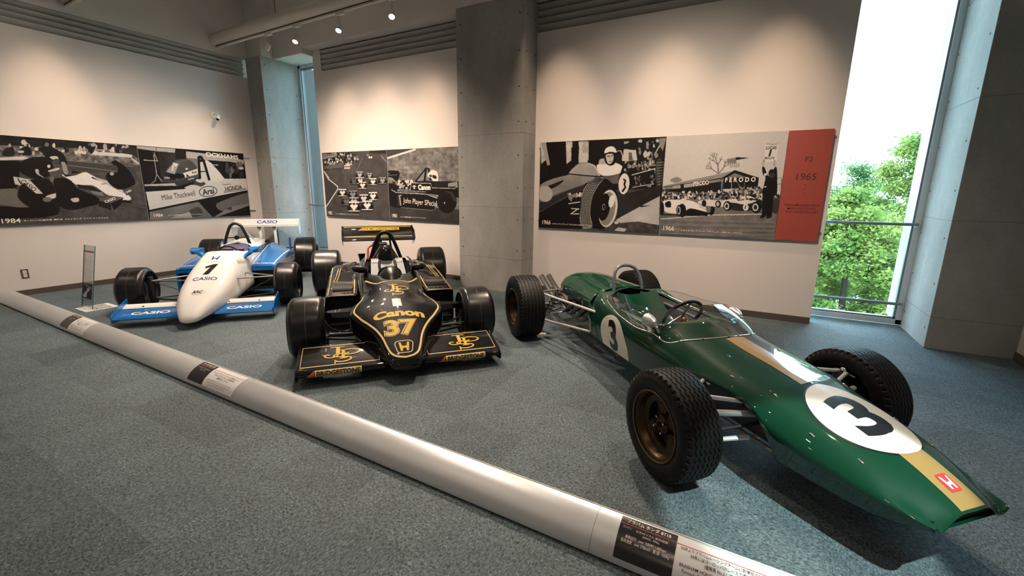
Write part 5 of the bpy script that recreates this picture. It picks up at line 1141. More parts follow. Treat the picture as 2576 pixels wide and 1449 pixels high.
        G().box((-.045, .617 * s - .02, .10), (.035, .617 * s + .02, .40), .012).build('front_upright', M['dark'], C)
        G().tube(bez([(-.02, .60 * s, .33), (.05, .55 * s, .25), (.02, .40 * s, .19), (-.1, .3 * s, .16)], 5), .008, 8).build('brake_hose', M['dark'], C)
        G().box((-2.51, .56 * s - .03, .13), (-2.41, .56 * s + .03, .44), .012).build('rear_upright', M['dark'], C)
        rods(C, 'rear_wishbone', [((-2.2, .12 * s, .18), (-2.46, .56 * s, .16)), ((-2.5, .11 * s, .18), (-2.47, .56 * s, .16)), ((-2.3, .11 * s, .40), (-2.46, .56 * s, .42))], M['mblack'], .011, False)
        rods(C, 'drive_shaft', [((-2.464, .11 * s, .30), (-2.464, .60 * s, .297))], M['steel'], .018, False)
    rods(C, 'lower_wishbone', [((.14, .16, .13), (.0, .615, .145)), ((-.30, .30, .13), (-.03, .615, .145))], M['mblack'], .011)
    rods(C, 'track_rod', [((.10, .18, .20), (.06, .60, .20))], M['steel'], .008)
    # front wings
    nW = Vector((.28, 0, .96)).normalized()
    for s in (1, -1):
        pr = [(.665, .076), (.683, .084), (.688, .098), (.680, .116), (.655, .128), (.55, .158), (.42, .185), (.335, .200), (.335, .192), (.42, .168), (.55, .118)]
        w = G().prism(pr, s * .145, s * .755, 'y').build('front_wing', M['jblack'], C, ang=50)
        G().prism([(.30, .215), (.66, .135), (.705, .105), (.690, .055), (.60, .045), (.30, .06)], s * .755, s * .765, 'y').build('wing_endplate', M['jblack'], C, smooth=False)
        wv = bvh_of(w); pj = lambda u, v: ((v, u, 2), (0, 0, -1))
        decal('pinstripe', frame2(s * .185, s * .735, .365, .625, .009), wv, pj, M['cream_line'], w, .05, .0018)
        V, F = monogram(.215, 0, .0); decal('monogram', ([(x * 1.15 + s * .475, .50 - y) for x, y in V], F), wv, pj, M['gold'], w, .03, .003)
        V, F = T2('BRIDGE', .30, .030); pf = lambda u, v: ((2.0, u, v), (-1, 0, 0)); decal('sponsor_plate', poly2([(s * .475 - .16, .083), (s * .475 + .16, .083), (s * .475 + .16, .122), (s * .475 - .16, .122)]), wv, pf, M['cream_line'], w, .008, .002)
        decal('sponsor_name', ([(x + s * .475, .1025 + y) for x, y in V], F), wv, pf, M['dec_black'], w, .008, .0034); decal('sponsor_flash', poly2([(s * .475 - .165, .083), (s * .475 - .165, .122), (s * .475 - .225, .083)]), wv, pf, M['orange'], w, .008, .002)
        G().cyl((.64, s * .12, .118), (.64, s * .16, .115), .016, 12).build('wing_spigot', M['chrome'], w)
    # rear wing
    pr = [(-2.56, .712), (-2.575, .725), (-2.65, .742), (-2.75, .785), (-2.83, .842), (-2.865, .880), (-2.872, .872), (-2.84, .825), (-2.76, .765), (-2.66, .722)]
    rw = G().prism(pr, -.488, .488, 'y').build('rear_wing', M['jblack'], C, ang=50); rv_ = bvh_of(rw)
    G().prism([(-2.50, .700), (-2.505, .712), (-2.60, .716), (-2.63, .70), (-2.6, .692)], -.488, .488, 'y').build('lower_element', M['jblack'], rw, ang=50)
    for s in (1, -1): G().prism([(-2.49, .735), (-2.60, .84), (-2.88, .888), (-2.92, .70), (-2.80, .615), (-2.60, .68)], s * .488, s * .497, 'y').build('wing_endplate', M['jblack'], rw, smooth=False)
    G().box((-2.70, -.035, .40), (-2.58, .035, .735), .012).build('wing_post', M['mblack'], C)
    pj = lambda u, v: ((2.0, u, v), (-1, 0, 0))
    decal('pinstripe', band2([(-.47, .866), (.47, .866)], .007), rv_, pj, M['gold'], rw, .0, .002); decal('pinstripe', band2([(-.47, .745), (.47, .745)], .006), rv_, pj, M['cream_line'], rw, .0, .002)
    decal('sponsor_plate', poly2([(-.215, .820), (.30, .820), (.30, .856), (-.215, .856)]), rv_, pj, M['gold'], rw, .0, .002); V, F = T2('BRIDGE', .49, .026, .045, .838); decal('sponsor_name', (V, F), rv_, pj, M['dec_black'], rw, .0, .0036)
    decal('sponsor_flash', poly2([(-.22, .820), (-.22, .856), (-.28, .820)]), rv_, pj, M['orange'], rw, .0, .002)
    # nose decals
    def nz(x, y, o=.0):
        return x, y
    edge = [(.765, .0), (.752, .06), (.72, .098), (.65, .124), (.55, .150), (.45, .192), (.36, .242), (.27, .298), (.18, .345), (.12, .350), (.05, .330), (-.05, .290), (-.16, .270)]
    E2 = smooth_path([(a, b, 0) for a, b in edge], 5); L = [(p[0], p[1]) for p in E2]; full = [(x, -y) for x, y in L[::-1]] + L[1:]
    TD = lambda u, v: ((u, v, 2), (0, 0, -1))
    decal('pinstripe', band2(full, .013), bv, TD, M['cream_line'], C, .02, .0018)
    scu = smooth_path([(-.42, -.243, 0), (-.34, -.200, 0), (-.275, -.155, 0), (-.258, -.135, 0), (-.275, -.10, 0), (-.295, -.05, 0), (-.30, 0, 0), (-.295, .05, 0), (-.275, .10, 0), (-.258, .135, 0), (-.275, .155, 0), (-.34, .200, 0), (-.42, .243, 0)], 4)
    decal('pinstripe', band2([(p[0], p[1]) for p in scu], .012), bv, TD, M['cream_line'], C, .02, .002)
    def put_dec(nm, sh, x0, m, off=.002): return decal(nm, sh, bv, FT(x0), m, C, .02, off)
    put_dec('monogram', monogram(.20), -.10, M['gold'])
    put_dec('emblem', poly2([(-.037, -.062), (.037, -.062), (.037, .062), (-.037, .062)]), .125, M['gold_dull']); put_dec('emblem', band2(smooth_path([(-.018, .045, 0), (.008, .048, 0), (.012, .025, 0), (-.012, .0, 0), (-.008, -.028, 0), (.02, -.032, 0)], 5) and [(p[0], p[1]) for p in smooth_path([(-.018, .045, 0), (.008, .048, 0), (.012, .025, 0), (-.012, .0, 0), (-.008, -.028, 0), (.022, -.034, 0)], 5)], .014), .125, M['dec_white'], .0034)
    V, F = T2('CANON', .41, .098); V = [(x, y - .75 * x * x) for x, y in V]; put_dec('sponsor_name', (V, F), .278, M['gold'])
    put_dec('number', T2('37a', .272, .197), .464, M['gold']); put_dec('number', T2('37b', .261, .186), .464, M['dec_black'], .0032); put_dec('number', T2('37', .248, .173), .464, M['gold'], .0046)
    P = rrect(0, 0, .135, .115, .28, .86); put_dec('badge_frame', band2(P, .006, True), .672, M['cream_line']); put_dec('badge', badge_H(0, 0, .10, .085), .672, M['gold'])
    # wheels
    f = slick_wheel(C, .257, .261, .165, M['dark']); r = slick_wheel(C, .297, .335, .165, M['dark'])
    dup_wheels(f, [((0, .7215, .257), 0), ((0, -.7215, .257), math.pi)], C); dup_wheels(r, [((-2.464, .7045, .297), 0), ((-2.464, -.7045, .297), math.pi)], C)
    return C
BLACK = build_black()

# ================================================================== WHITE AND BLUE CAR
def build_white():
    C = empty('racing_car', (-5.555, 2.804, 0), -.7678)
    tag(C, 'white and blue racing car with number 1 on its pointed white nose', 'racing car')
    S = [(.952, [(0, .098), (.015, .097), (.026, .092), (.030, .083), (.022, .074), (0, .070)]), (.93, [(0, .130), (.038, .126), (.062, .112), (.070, .094), (.058, .072), (0, .062)]), (.85, [(0, .188), (.062, .181), (.102, .158), (.116, .122), (.10, .08), (0, .06)]),
         (.75, [(0, .243), (.082, .234), (.136, .204), (.156, .15), (.135, .09), (0, .06)]), (.57, [(0, .320), (.11, .309), (.186, .268), (.214, .19), (.19, .11), (0, .07)]), (.314, [(0, .418), (.135, .406), (.222, .352), (.255, .25), (.24, .13), (0, .07)]),
         (.15, [(0, .487), (.14, .474), (.228, .412), (.264, .29), (.26, .14), (0, .07)]), (-.08, [(0, .575), (.14, .562), (.215, .495), (.265, .34), (.27, .15), (0, .07)]), (-.28, [(0, .622), (.145, .610), (.208, .55), (.262, .38), (.28, .16), (0, .07)]),
         (-.37, [(0, .632), (.16, .618), (.212, .56), (.262, .39), (.28, .16), (0, .07)]), (-.43, [(.10, .624), (.17, .614), (.216, .56), (.262, .39), (.28, .16), (0, .07)]), (-.55, [(.185, .596), (.205, .590), (.228, .55), (.265, .39), (.28, .16), (0, .07)]),
         (-.80, [(.205, .580), (.222, .575), (.24, .53), (.268, .39), (.28, .16), (0, .07)]), (-.95, [(.19, .600), (.212, .594), (.238, .54), (.27, .39), (.28, .16), (0, .07)]), (-1.02, [(.13, .640), (.19, .625), (.235, .55), (.27, .39), (.28, .16), (0, .07)]), (-1.06, [(0, .655), (.18, .640), (.235, .55), (.27, .39), (.28, .16), (0, .07)]), (-1.12, [(0, .655), (.18, .640), (.235, .55), (.27, .39), (.28, .16), (0, .07)])]
    body = loft('body_shell', S, M['cwhite'], C, nx=6, ms=5, capf=True, capb=True, solid=0); bv = bvh_of(body)
    V = []
    for x, c, z in ((-.40, .06, .60), (-.50, .155, .60), (-.62, .19, .585), (-.85, .20, .575), (-1.0, .14, .62)): V += [(x, -c, z), (x, -c, .40), (x, -c * .6, .22), (x, c * .6, .22), (x, c, .40), (x, c, z)]
    G().add(V, [(i * 6 + j, i * 6 + j + 1, i * 6 + j + 7, i * 6 + j + 6) for i in range(4) for j in range(5)]).build('cockpit_tub', M['mblack'], C)
    skin('seat', [(-.72, [(-.15, .42), (.15, .42), (.15, .38), (-.15, .38)]), (-.90, [(-.165, .58), (.165, .58), (.165, .54), (-.165, .54)]), (-.97, [(-.15, .645), (.15, .645), (.15, .60), (-.15, .60)])], M['seat'], C)
    for s in (1, -1): G().box((-.92, .075 * s - .035, .575), (-.86, .075 * s + .035, .60), .01).build('shoulder_pad', M['seat_pink'], C)
    G().box((-.40, -.12, .628), (-.375, .12, .652), .006).build('screen_strip', M['dark'], C)
    sw = [Vector((-.56, .12 * math.cos(a), .575 + .09 * math.sin(a))) for a in np.linspace(0, 2 * math.pi, 28, endpoint=False)]; G().tube(sw, .011, 8, closed=True).build('steering_wheel', M['dark'], C)
    hp = G().tube(bez([(-1.05, -.155, .63), (-1.05, -.125, .74), (-1.055, -.075, .87), (-1.06, -.035, .912), (-1.06, 0, .922), (-1.06, .035, .912), (-1.055, .075, .87), (-1.05, .125, .74), (-1.05, .155, .63)], 6), .020, 14).build('roll_hoop', M['mblack'], C)
    G().cyl((-1.05, -.125, .728), (-1.05, .125, .728), .008, 8).build('cross_bar', M['mblack'], hp); G().lathe([(.0, .012), (.03, .010), (.03, -.01), (.0, -.012)], (-1.05, 0, .728), 'x', 18).build('headrest_pad', M['mblack'], hp)
    for s in (1, -1): G().tube([(-1.06, .05 * s, .89), (-1.55, .13 * s, .60)], .010, 8).build('hoop_brace', M['cwhite'], hp)
    # engine cover
    def cs(zt, w, zb): return [(0, zt), (w * .45, zt - .008), (w * .8, zt - .03), (w * .97, zt - .08), (w, (zt + zb) / 2), (w, zb)]
    cov = loft('engine_cover', [(-1.10, cs(.665, .205, .44)), (-1.3, cs(.672, .215, .44)), (-1.6, cs(.668, .22, .44)), (-1.9, cs(.645, .20, .42)), (-2.15, cs(.60, .16, .40)), (-2.25, cs(.56, .12, .40))], M['cwhite'], C, capb=True); cv_ = bvh_of(cov)
    for x in (-1.30, -1.45, -1.60): decal('cover_decal', poly2([(x - .045, .50), (x + .045, .50), (x + .045, .575), (x - .045, .575)]), cv_, lambda u, v: ((u, 2, v), (0, -1, 0)), M['grey_plate'], C, .03, .002)
    grid_sheet([(-1.12, .20, .645), (-1.55, .215, .645), (-1.75, .20, .63)], [(-1.15, .13, .72), (-1.50, .14, .745), (-1.72, .14, .70)], 3).build('clear_shield', M['perspex'], C)
    G().box((-2.6, -.12, .15), (-2.1, .12, .42), .04).build('gearbox', M['dark'], C); G().box((-2.1, -.15, .12), (-1.2, .15, .44), .03).build('engine_block', M['dark'], C)
    G().lathe([(.035, 0), (.045, .02), (.045, .03), (.03, .03), (.0, .02)], (-1.72, .245, .585), 'x', 18).build('air_intake', M['dark'], C)
    for s in (1, -1):
        def P(x, yi, yo, zi, zo, zb): return (x, [(s * yi, zb), (s * yi, zi), (s * (yi + .02), zi + .006), (s * (yo - .035), zo + .006), (s * (yo - .01), zo - .006), (s * yo, zo - .03), (s * yo, zb)])
        pod = skin('side_pod', [P(-.45, .285, .552, .395, .392, .10), P(-.462, .275, .565, .415, .410, .07), P(-.70, .272, .572, .452, .436, .05), P(-1.1, .268, .58, .505, .462, .05), P(-1.5, .262, .59, .545, .462, .05), P(-1.78, .258, .60, .562, .440, .06), P(-1.95, .256, .50, .555, .43, .10)], M['cblue'], C, (False, True), ang=30)
        skin('pod_intake', [(-.452, [(s * .295, .11), (s * .295, .345), (s * .545, .345), (s * .545, .11)]), (-.60, [(s * .31, .13), (s * .31, .33), (s * .53, .33), (s * .53, .13)])], M['mblack'], pod, (False, True), smooth=False)
        skin('pod_lip', [(-.448, [(s * .28, .35), (s * .28, .392), (s * .55, .388), (s * .55, .35)]), (-.49, [(s * .28, .34), (s * .28, .40), (s * .56, .396), (s * .56, .34)])], M['cblue'], pod)
        skin('pod_edge', [(-.446, [(s * .540, .075), (s * .540, .39), (s * .560, .385), (s * .560, .08)]), (-.50, [(s * .535, .07), (s * .535, .40), (s * .568, .392), (s * .568, .07)])], M['cblue'], pod)
        skin('pod_sill', [(-.446, [(s * .285, .07), (s * .285, .10), (s * .555, .10), (s * .555, .07)]), (-.52, [(s * .28, .06), (s * .28, .105), (s * .56, .105), (s * .56, .06)])], M['cblue'], pod)
        pv = bvh_of(pod)
        V, F = T2('VALV', .25, .035); decal('sponsor_name', (V, F), pv, FT(-.535, s * .415), M['dec_white'], pod, .03, .002)
        decal('pinstripe', band2([(-.49, s * .29), (-1.0, s * .285), (-1.7, s * .275)], .008), pv, lambda u, v: ((u, v, 2), (0, 0, -1)), M['dec_white'], pod, .08, .002)
        decal('pinstripe', band2([(-.49, s * .535), (-1.0, s * .545), (-1.7, s * .555)], .010), pv, lambda u, v: ((u, v, 2), (0, 0, -1)), M['dec_white'], pod, .08, .002)
        sd = (lambda u, v: ((u, 2, v), (0, -1, 0))) if s > 0 else (lambda u, v: ((u, -2, v), (0, 1, 0)))
        decal('side_flash', poly2([(-1.0, .30), (-1.7, .30), (-1.76, .40), (-1.15, .40)]), pv, sd, M['cwhite'], pod, .06, .002); decal('side_block', poly2([(-1.35, .34), (-1.62, .34), (-1.66, .385), (-1.40, .385)]), pv, sd, M['grey_plate'], pod, .06, .0034)
        mr = skin('mirror', [(-.42, [(s * .315, .59), (s * .315, .625), (s * .345, .625), (s * .345, .59)]), (-.47, [(s * .262, .575), (s * .262, .648), (s * .385, .648), (s * .385, .588)]), (-.56, [(s * .255, .580), (s * .255, .655), (s * .392, .655), (s * .392, .590)])], M['cblue'], C, ang=60)
        G().tube([(-.49, s * .295, .60), (-.44, s * .235, .55), (-.40, s * .225, .525)], [.030, .022, .014], 10).build('mirror_stalk', M['cblue'], mr)
        G().box((-.5645, s * .321 - .042, .596), (-.5605, s * .321 + .042, .638)).build('mirror_glass', M['chrome'], mr, smooth=False)
        G().box((-.045, .655 * s - .02, .10), (.035, .655 * s + .02, .40), .012).build('front_upright', M['dark'], C)
        G().box((-2.43, .56 * s - .03, .13), (-2.33, .56 * s + .03, .44), .012).build('rear_upright', M['dark'], C)
        rods(C, 'rear_wishbone', [((-2.15, .12 * s, .18), (-2.38, .56 * s, .16)), ((-2.45, .11 * s, .18), (-2.39, .56 * s, .16)), ((-2.25, .11 * s, .40), (-2.38, .56 * s, .42))], M['mblack'], .011, False)
        rods(C, 'drive_shaft', [((-2.379, .11 * s, .30), (-2.379, .58 * s, .293))], M['steel'], .018, False)
    G().tube([(-1.60, .575, .465), (-1.60, .575, .56), (-1.585, .578, .66)], [.014, .016, .013], 10).build('pod_mast', M['navy'], C)
    rods(C, 'upper_wishbone', [((.10, .25, .355), (.0, .65, .345)), ((-.20, .26, .37), (-.02, .65, .345))], M['steel'], .009)
    rods(C, 'pull_rod', [((-.10, .27, .14), (-.02, .645, .34))], M['mblack'], .006)
    rods(C, 'lower_wishbone', [((.18, .22, .13), (.0, .655, .14)), ((-.28, .27, .13), (-.03, .655, .14))], M['mblack'], .010)
    # front wings
    for s in (1, -1):
        pr = [(.715, .080), (.725, .090), (.70, .106), (.62, .126), (.50, .146), (.50, .138), (.62, .112), (.69, .088)]
        w = G().prism(pr, s * .09, s * .725, 'y').build('front_wing', M['cblue'], C, ang=50)
        G().prism([(.505, .150), (.498, .158), (.45, .172), (.425, .182), (.423, .176), (.46, .160)], s * .12, s * .725, 'y').build('wing_flap', M['cwhite'], w, ang=50)
        G().prism([(.38, .235), (.60, .185), (.735, .125), (.725, .055), (.62, .045), (.40, .06)], s * .725, s * .735, 'y').build('wing_endplate', M['cblue'], C, smooth=False)
        wv = bvh_of(w); V, F = T2('CASIOB', .34, .062); decal('sponsor_name', ([(x + s * .43, .625 - y) for x, y in V], F), wv, lambda u, v: ((v, u, 2), (0, 0, -1)), M['dec_white'], w, .03, .002)
        for y in (.25, .55): G().cyl((.485, s * y, .155), (.485, s * y, .168), .008, 8).build('wing_bolt', M['dark'], w)
    # rear wing
    pr = [(-2.935, .752), (-2.93, .766), (-2.99, .800), (-3.06, .855), (-3.075, .862), (-3.08, .852), (-3.02, .790), (-2.96, .748)]
    rw = G().prism(pr, -.515, .515, 'y').build('rear_wing', M['cwhite'], C, ang=50); rv_ = bvh_of(rw)
    G().prism([(-2.85, .742), (-2.855, .752), (-2.93, .750), (-2.935, .738)], -.515, .515, 'y').build('lower_element', M['cwhite'], rw, ang=50)
    for s in (1, -1): G().prism([(-2.83, .75), (-2.95, .83), (-3.11, .872), (-3.14, .66), (-3.05, .575), (-2.95, .60)], s * .515, s * .524, 'y').build('wing_endplate', M['cwhite'], rw, smooth=False)
    for s in (1, -1): 
        po = G().box((-2.99, .12 * s - .02, .40), (-2.93, .12 * s + .02, .745), .008).build('wing_post', M['cwhite'], C); G().box((-3.0, .12 * s - .035, .70), (-2.92, .12 * s + .035, .74), .006).build('post_clamp', M['cwhite'], po)
    G().box((-3.0, -.10, .36), (-2.5, .10, .41), .01).build('wing_mount', M['dark'], C)
    V, F = T2('CASIO', .33, .052, 0, .812); decal('sponsor_name', (V, F), rv_, lambda u, v: ((2.0, u, v), (-1, 0, 0)), M['navy'], rw, .03, .002)
    # nose decals
    def nd(nm, sh, x0, m, off=.002, y0=0.0): return decal(nm, sh, bv, FT(x0, y0), m, C, .02, off)
    nd('badge_frame', band2(rrect(0, 0, .155, .15, .3, .9), .0035, True), -.09, M['louver']); nd('badge', badge_H(0, .006, .105, .10), -.09, M['navy']); nd('badge_name', T2('HONDA', .135, .024), .005, M['louver'])
    nd('number', poly2([(x * .155, y * .205) for x, y in [(-.28, -.5), (.08, -.5), (.42, .5), (.14, .5), (-.36, .27), (-.30, .10), (.0, .20)]]), .155, M['dec_black']); nd('sponsor_name', T2('CASIO', .235, .062), .335, M['navy'])
    nd('emblem', disc2(0, 0, .062, .050, 32), .59, M['louver'], .001); nd('emblem', disc2(0, 0, .059, .047, 32), .59, M['cwhite'], .002); nd('emblem', T2('RAC', .092, .05), .59, M['dec_black'], .0032)
    V, F = T2('mikes', .27, .045); decal('driver_name', ([(-.27 - x, .50 + y + .10 * 0 - x * .12) for x, y in V], F), bv, lambda u, v: ((u, 2, v), (0, -1, 0)), M['louver'], C, .03, .002)
    f = slick_wheel(C, .255, .24, .165, M['mblack'], .07); r = slick_wheel(C, .293, .325, .165, M['mblack'], .07)
    dup_wheels(f, [((0, .782, .255), 0), ((0, -.782, .255), math.pi)], C); dup_wheels(r, [((-2.379, .6955, .293), 0), ((-2.379, -.6955, .293), math.pi)], C)
    return C
WHITE = build_white()
# ================================================================== BARRIER RAIL WITH PLAQUES
YRAIL = lambda x: 1.565 - .0155 * (x - .27)            # back top edge
RP = smooth_path([(-.150, .012, 0), (-.146, .030, 0), (-.125, .066, 0), (-.085, .098, 0), (-.04, .116, 0), (-.004, .121, 0)], 4); RP = [(p[0], p[1]) for p in RP]
def rail_pt(x, t, off=0.0):
    """point on the curved face: t from 0 (front) to 1 (back)"""
    f = t * (len(RP) - 1); i = min(int(f), len(RP) - 2); a, b = RP[i], RP[i + 1]; q = f - i
    dy, dz = b[0] - a[0], b[1] - a[1]; l = math.hypot(dy, dz); return Vector((x, YRAIL(x) + a[0] + dy * q - dz / l * off, a[1] + dz * q + dy / l * off))
rail = empty('barrier_rail', (-3.6, 1.55, 0)); tag(rail, 'long low silver floor rail curving over in front of the cars', 'barrier rail')
def local(o, root): 
    o.parent = root; o.matrix_parent_inverse = Matrix.Translation(-Vector(root.location)); return o
XS = (-8.26, -5.35, -2.86, -.42, 2.10)
for a, b in zip(XS[:-1], XS[1:]):
    g = G(); V = []
    for x in (a + .0007, b - .0007):
        V += [(x, YRAIL(x) + p[0], p[1]) for p in RP] + [(x, YRAIL(x) + .004, .119), (x, YRAIL(x) + .004, .010)]
    n = len(RP) + 2; g.add(V, [(j, (j + 1) % n, n + (j + 1) % n, n + j) for j in range(n)] + [tuple(range(n)), tuple(range(2 * n - 1, n - 1, -1))])
    local(g.build('rail_section', M['silver'], ang=25), rail)
g = G(); V = [(x, YRAIL(x) + dy, z) for x in (XS[0], XS[-1]) for dy, z in ((-.140, 0), (-.006, 0), (-.006, .012), (-.140, .012))]
local(g.add(V, [(0, 1, 5, 4), (1, 2, 6, 5), (2, 3, 7, 6), (3, 0, 4, 7), (0, 3, 2, 1), (4, 5, 6, 7)]).build('rail_foot', M['black_plastic'], smooth=False), rail)
g = G().tube([(XS[0], YRAIL(XS[0]) - .002, .1205), (XS[-1], YRAIL(XS[-1]) - .002, .1205)], .0035, 8); local(g.build('rail_edge', M['white'], smooth=True), rail)
def sheet(x0, x1, t0, t1, off, name, m, root, nx=6, nt=10):
    V = [rail_pt(x0 + (x1 - x0) * i / nx, t0 + (t1 - t0) * j / nt, off) for i in range(nx + 1) for j in range(nt + 1)]
    return local(G().add(V, [(i * (nt + 1) + j, i * (nt + 1) + j + 1, (i + 1) * (nt + 1) + j + 1, (i + 1) * (nt + 1) + j) for i in range(nx) for j in range(nt)]).build(name, m), root)
def rail_text(key, x, t, w, h, off, name, m, root):
    V, F = TEXTS[key]; P = [rail_pt(x + u * w, t + v * h, off) for u, v in V]; return local(new_obj(name, mesh(name, P, F), m, None, smooth=False), root)
def plaque(x0, xb, x1, label, title, full):
    r = empty('information_plaque', tuple(rail_pt(x0, .5, .002))); tag(r, label, 'plaque')
    sheet(x0, x1, .24, .93, .0012, 'plaque_sheet', M['plq_white'], r); sheet(x0, xb, .24, .93, .0020, 'title_field', M['plq_black'], r)
    sheet(x0, x1, .775, .785, .0026, 'red_rule', M['red'], r, 8, 1)
    wb = xb - x0
    rail_text(title, x0 + wb * .5, .85, wb * .78, .085, .0028, 'title', M['txt_cream'], r)
    if full:
        rail_text('J2', x0 + wb * .14, .725, wb * .16, .04, .0028, 'lettering', M['txt_cream'], r); rail_text('J3', x0 + wb * .58, .690, wb * .56, .085, .0028, 'lettering', M['txt_cream'], r); rail_text('J4', x0 + wb * .50, .555, wb * .84, .12, .0028, 'lettering', M['txt_cream'], r)
        rail_text('J5', xb + .165, .655, .30, .21, .0024, 'lettering', M['txt_black'], r); rail_text('J6', xb + .13, .43, .22, .19, .0024, 'lettering', M['txt_black'], r); rail_text('j1966', x1 - .045, .845, .06, .07, .0024, 'lettering', M['txt_black'], r)
    else:
        rail_text('J3', x0 + wb * .5, .66, wb * .7, .10, .0028, 'lettering', M['louver'], r); rail_text('J5', xb + (x1 - xb) * .5, .63, (x1 - xb) * .86, .20, .0024, 'lettering', M['txt_black'], r); rail_text('J6', xb + (x1 - xb) * .47, .39, (x1 - xb) * .80, .18, .0024, 'lettering', M['louver'], r)
    return r
plaque(-.325, -.112, .295, 'black and white information plaque on the rail before the green car', 'J1', True)
plaque(-3.50, -3.30, -2.93, 'black and white information plaque on the rail before the black car', 'J8', False)
plaque(-5.99, -5.79, -5.42, 'black and white information plaque on the rail before the white car', 'J7', False)

# ================================================================== ACRYLIC SIGN STAND
st = empty('sign_stand', (-6.72, 2.03, 0)); tag(st, 'clear acrylic upright sign stand with red heading and white base plate', 'sign stand')
G().box((-.155, -.137, .0), (.155, .172, .006), .002).build('base_plate', M['white'], st, smooth=False)
P = [(-.073, .738), (-.073, .05), (-.070, .025), (-.055, .010), (-.03, .0065), (.115, .0065)]; P = [(a, b) for a, b in P]
outer = P; inner = [(a - .006 if i < 2 else a - .005, b if i < 2 else b + (.006 if i > 3 else .004)) for i, (a, b) in enumerate(P)]
poly = outer + [(.115, .0125), (-.03, .0125), (-.051, .016), (-.063, .028), (-.067, .05), (-.067, .738)]
G().prism([(y, z) for y, z in poly], -.145, .150, 'x').build('acrylic_sheet', M['stand_glass'], st)
G().box((-.1449, -.0735, .02), (-.1445, -.0665, .736)).build('sheet_edge', M['green'], st, smooth=False); G().box((.1500, -.0740, .02), (.1515, -.0662, .737)).build('sheet_edge', mat('acrylic_edge', (.06, .15, .13), .2), st, smooth=False)
G().box((-.12, -.0755, .658), (.125, -.0742, .676)).build('heading_band', M['red'], st, smooth=False)
r_ = random.Random(3); LEAN = []
for k in range(16):
    z = .635 - k * .0185 - (.012 if k > 7 else 0)
    G().box((-.12, -.0752, z), (-.12 + .245 * r_.uniform(.75, 1), -.0744, z + .0022)).build('text_line', M['ceiling'], st, smooth=False)
cvs = Canvas(60, 80, [1, 0, 0, 0, 1, 0, 0, 0, 1], .22); cvs.curve([(.05, .9), (.1, .75), (.45, .45), (.5, .3), (.75, .28), (.7, .45), (.5, .6), (.4, .9)], .9).poly([(.1, 0), (.9, .2), (.95, .3), (.1, .08)], .7).curve([(.5, .8), (.7, .5), (.9, .5), (.9, .9)], .12)
uu, vv = np.meshgrid(np.linspace(-.12, .125, 60), np.linspace(.30, .125, 80)); co = [(a, -.0752, b) for a, b in zip(uu.ravel(), vv.ravel())]
idx = np.arange(4800).reshape(80, 60); q = np.stack([idx[1:, :-1], idx[1:, 1:], idx[:-1, 1:], idx[:-1, :-1]], -1).reshape(-1, 4).tolist()
me = mesh('photo_print', co, q); lin = np.clip(cvs.a.ravel(), 0, 1) ** 2; at = me.color_attributes.new('Col', 'FLOAT_COLOR', 'POINT'); at.data.foreach_set('color', np.stack([.02 + .7 * lin, .015 + .66 * lin, .018 + .68 * lin, lin * 0 + 1], -1).ravel()); new_obj('photo_print', me, M['print'], st, False)
st_parts = [c for c in st.children if c.name.split('.')[0] != 'base_plate']
for c_ in st_parts:
    for v in c_.data.vertices:
        if v.co.z > .02: v.co.y += .184 * (v.co.z - .02)
for x, y in ((-.11, -.02), (.11, -.02), (-.11, .10), (.11, .10)): G().lathe([(.007, .0), (.007, .006), (.005, .009), (.0, .009)], (x, y, .012), 'z', 12).build('base_screw', M['chrome'], st)

# ================================================================== SMALL WALL FITTINGS
o = empty('wall_outlet', (XA, 1.885, .282)); tag(o, 'brown double power outlet low on the left white wall', 'outlet')
G().box((0, -.036, -.060), (.006, .036, .060), .002).build('cover_plate', M['base'], o, smooth=False)
for z in (-.024, .024): 
    s_ = G().box((.004, -.018, z - .021), (.009, .018, z + .021), .002).build('socket', M['txt_cream'], o, smooth=False)
    for y in (-.007, .007): G().box((.0085, y - .0015, z - .008), (.0094, y + .0015, z + .008)).build('slot', M['black_plastic'], s_, smooth=False)
o = empty('security_camera', (XA, 4.50, 2.615)); tag(o, 'small white security camera on the left wall above the helmet photo', 'security camera')
G().lathe([(.0, .02), (.040, .018), (.052, .008), (.053, .0)], (0, 0, 0), 'x', 28).build('base_disc', M['txt_cream'], o)
G().tube(bez([(.015, 0, .0), (.06, .005, .02), (.10, .012, .012), (.115, .012, -.02)], 6), .009, 10).build('bracket_arm', M['white'], o)
d = Vector((.62, -.52, -.58)).normalized(); c0 = Vector((.115, .012, -.045)); q = d.to_track_quat('Z', 'Y').to_matrix().to_4x4(); q.translation = c0 - d * .055
cb = G().lathe([(.0, 0), (.026, .002), (.030, .008), (.031, .10), (.029, .118), (.025, .118), (.024, .112)], (0, 0, 0), 'z', 24).xf(q).build('camera_body', M['white'], o)
G().lathe([(.0245, .112), (.010, .106), (.0, .108)], (0, 0, 0), 'z', 24).xf(q).build('lens', M['black_plastic'], cb)
o = empty('warning_sticker', (-7.85, 5.235, 1.925)); tag(o, 'small warning sticker with red triangle on the concrete column', 'sticker')
G().box((0, -.038, -.062), (.0012, .038, .062)).build('backing', M['concrete'], o, smooth=False)
flat_decal('red_triangle', band2([(-.022, .008), (.022, .008), (0, .048)], .006, True), (.0016, 0, 0), (0, 1, 0), (0, 0, 1), M['red'], o)
for z, mm in ((-.014, 'white'), (-.026, 'navy'), (-.044, 'white')): G().box((.0012, -.034, z - .004), (.0018, .034, z + .004)).build('text_line', M[mm], o, smooth=False)
o = empty('wheel_chock', (-1.73, 3.80, 0), -.7863); tag(o, 'small white wheel chock beside the rear tyre of the green car', 'wheel chock')
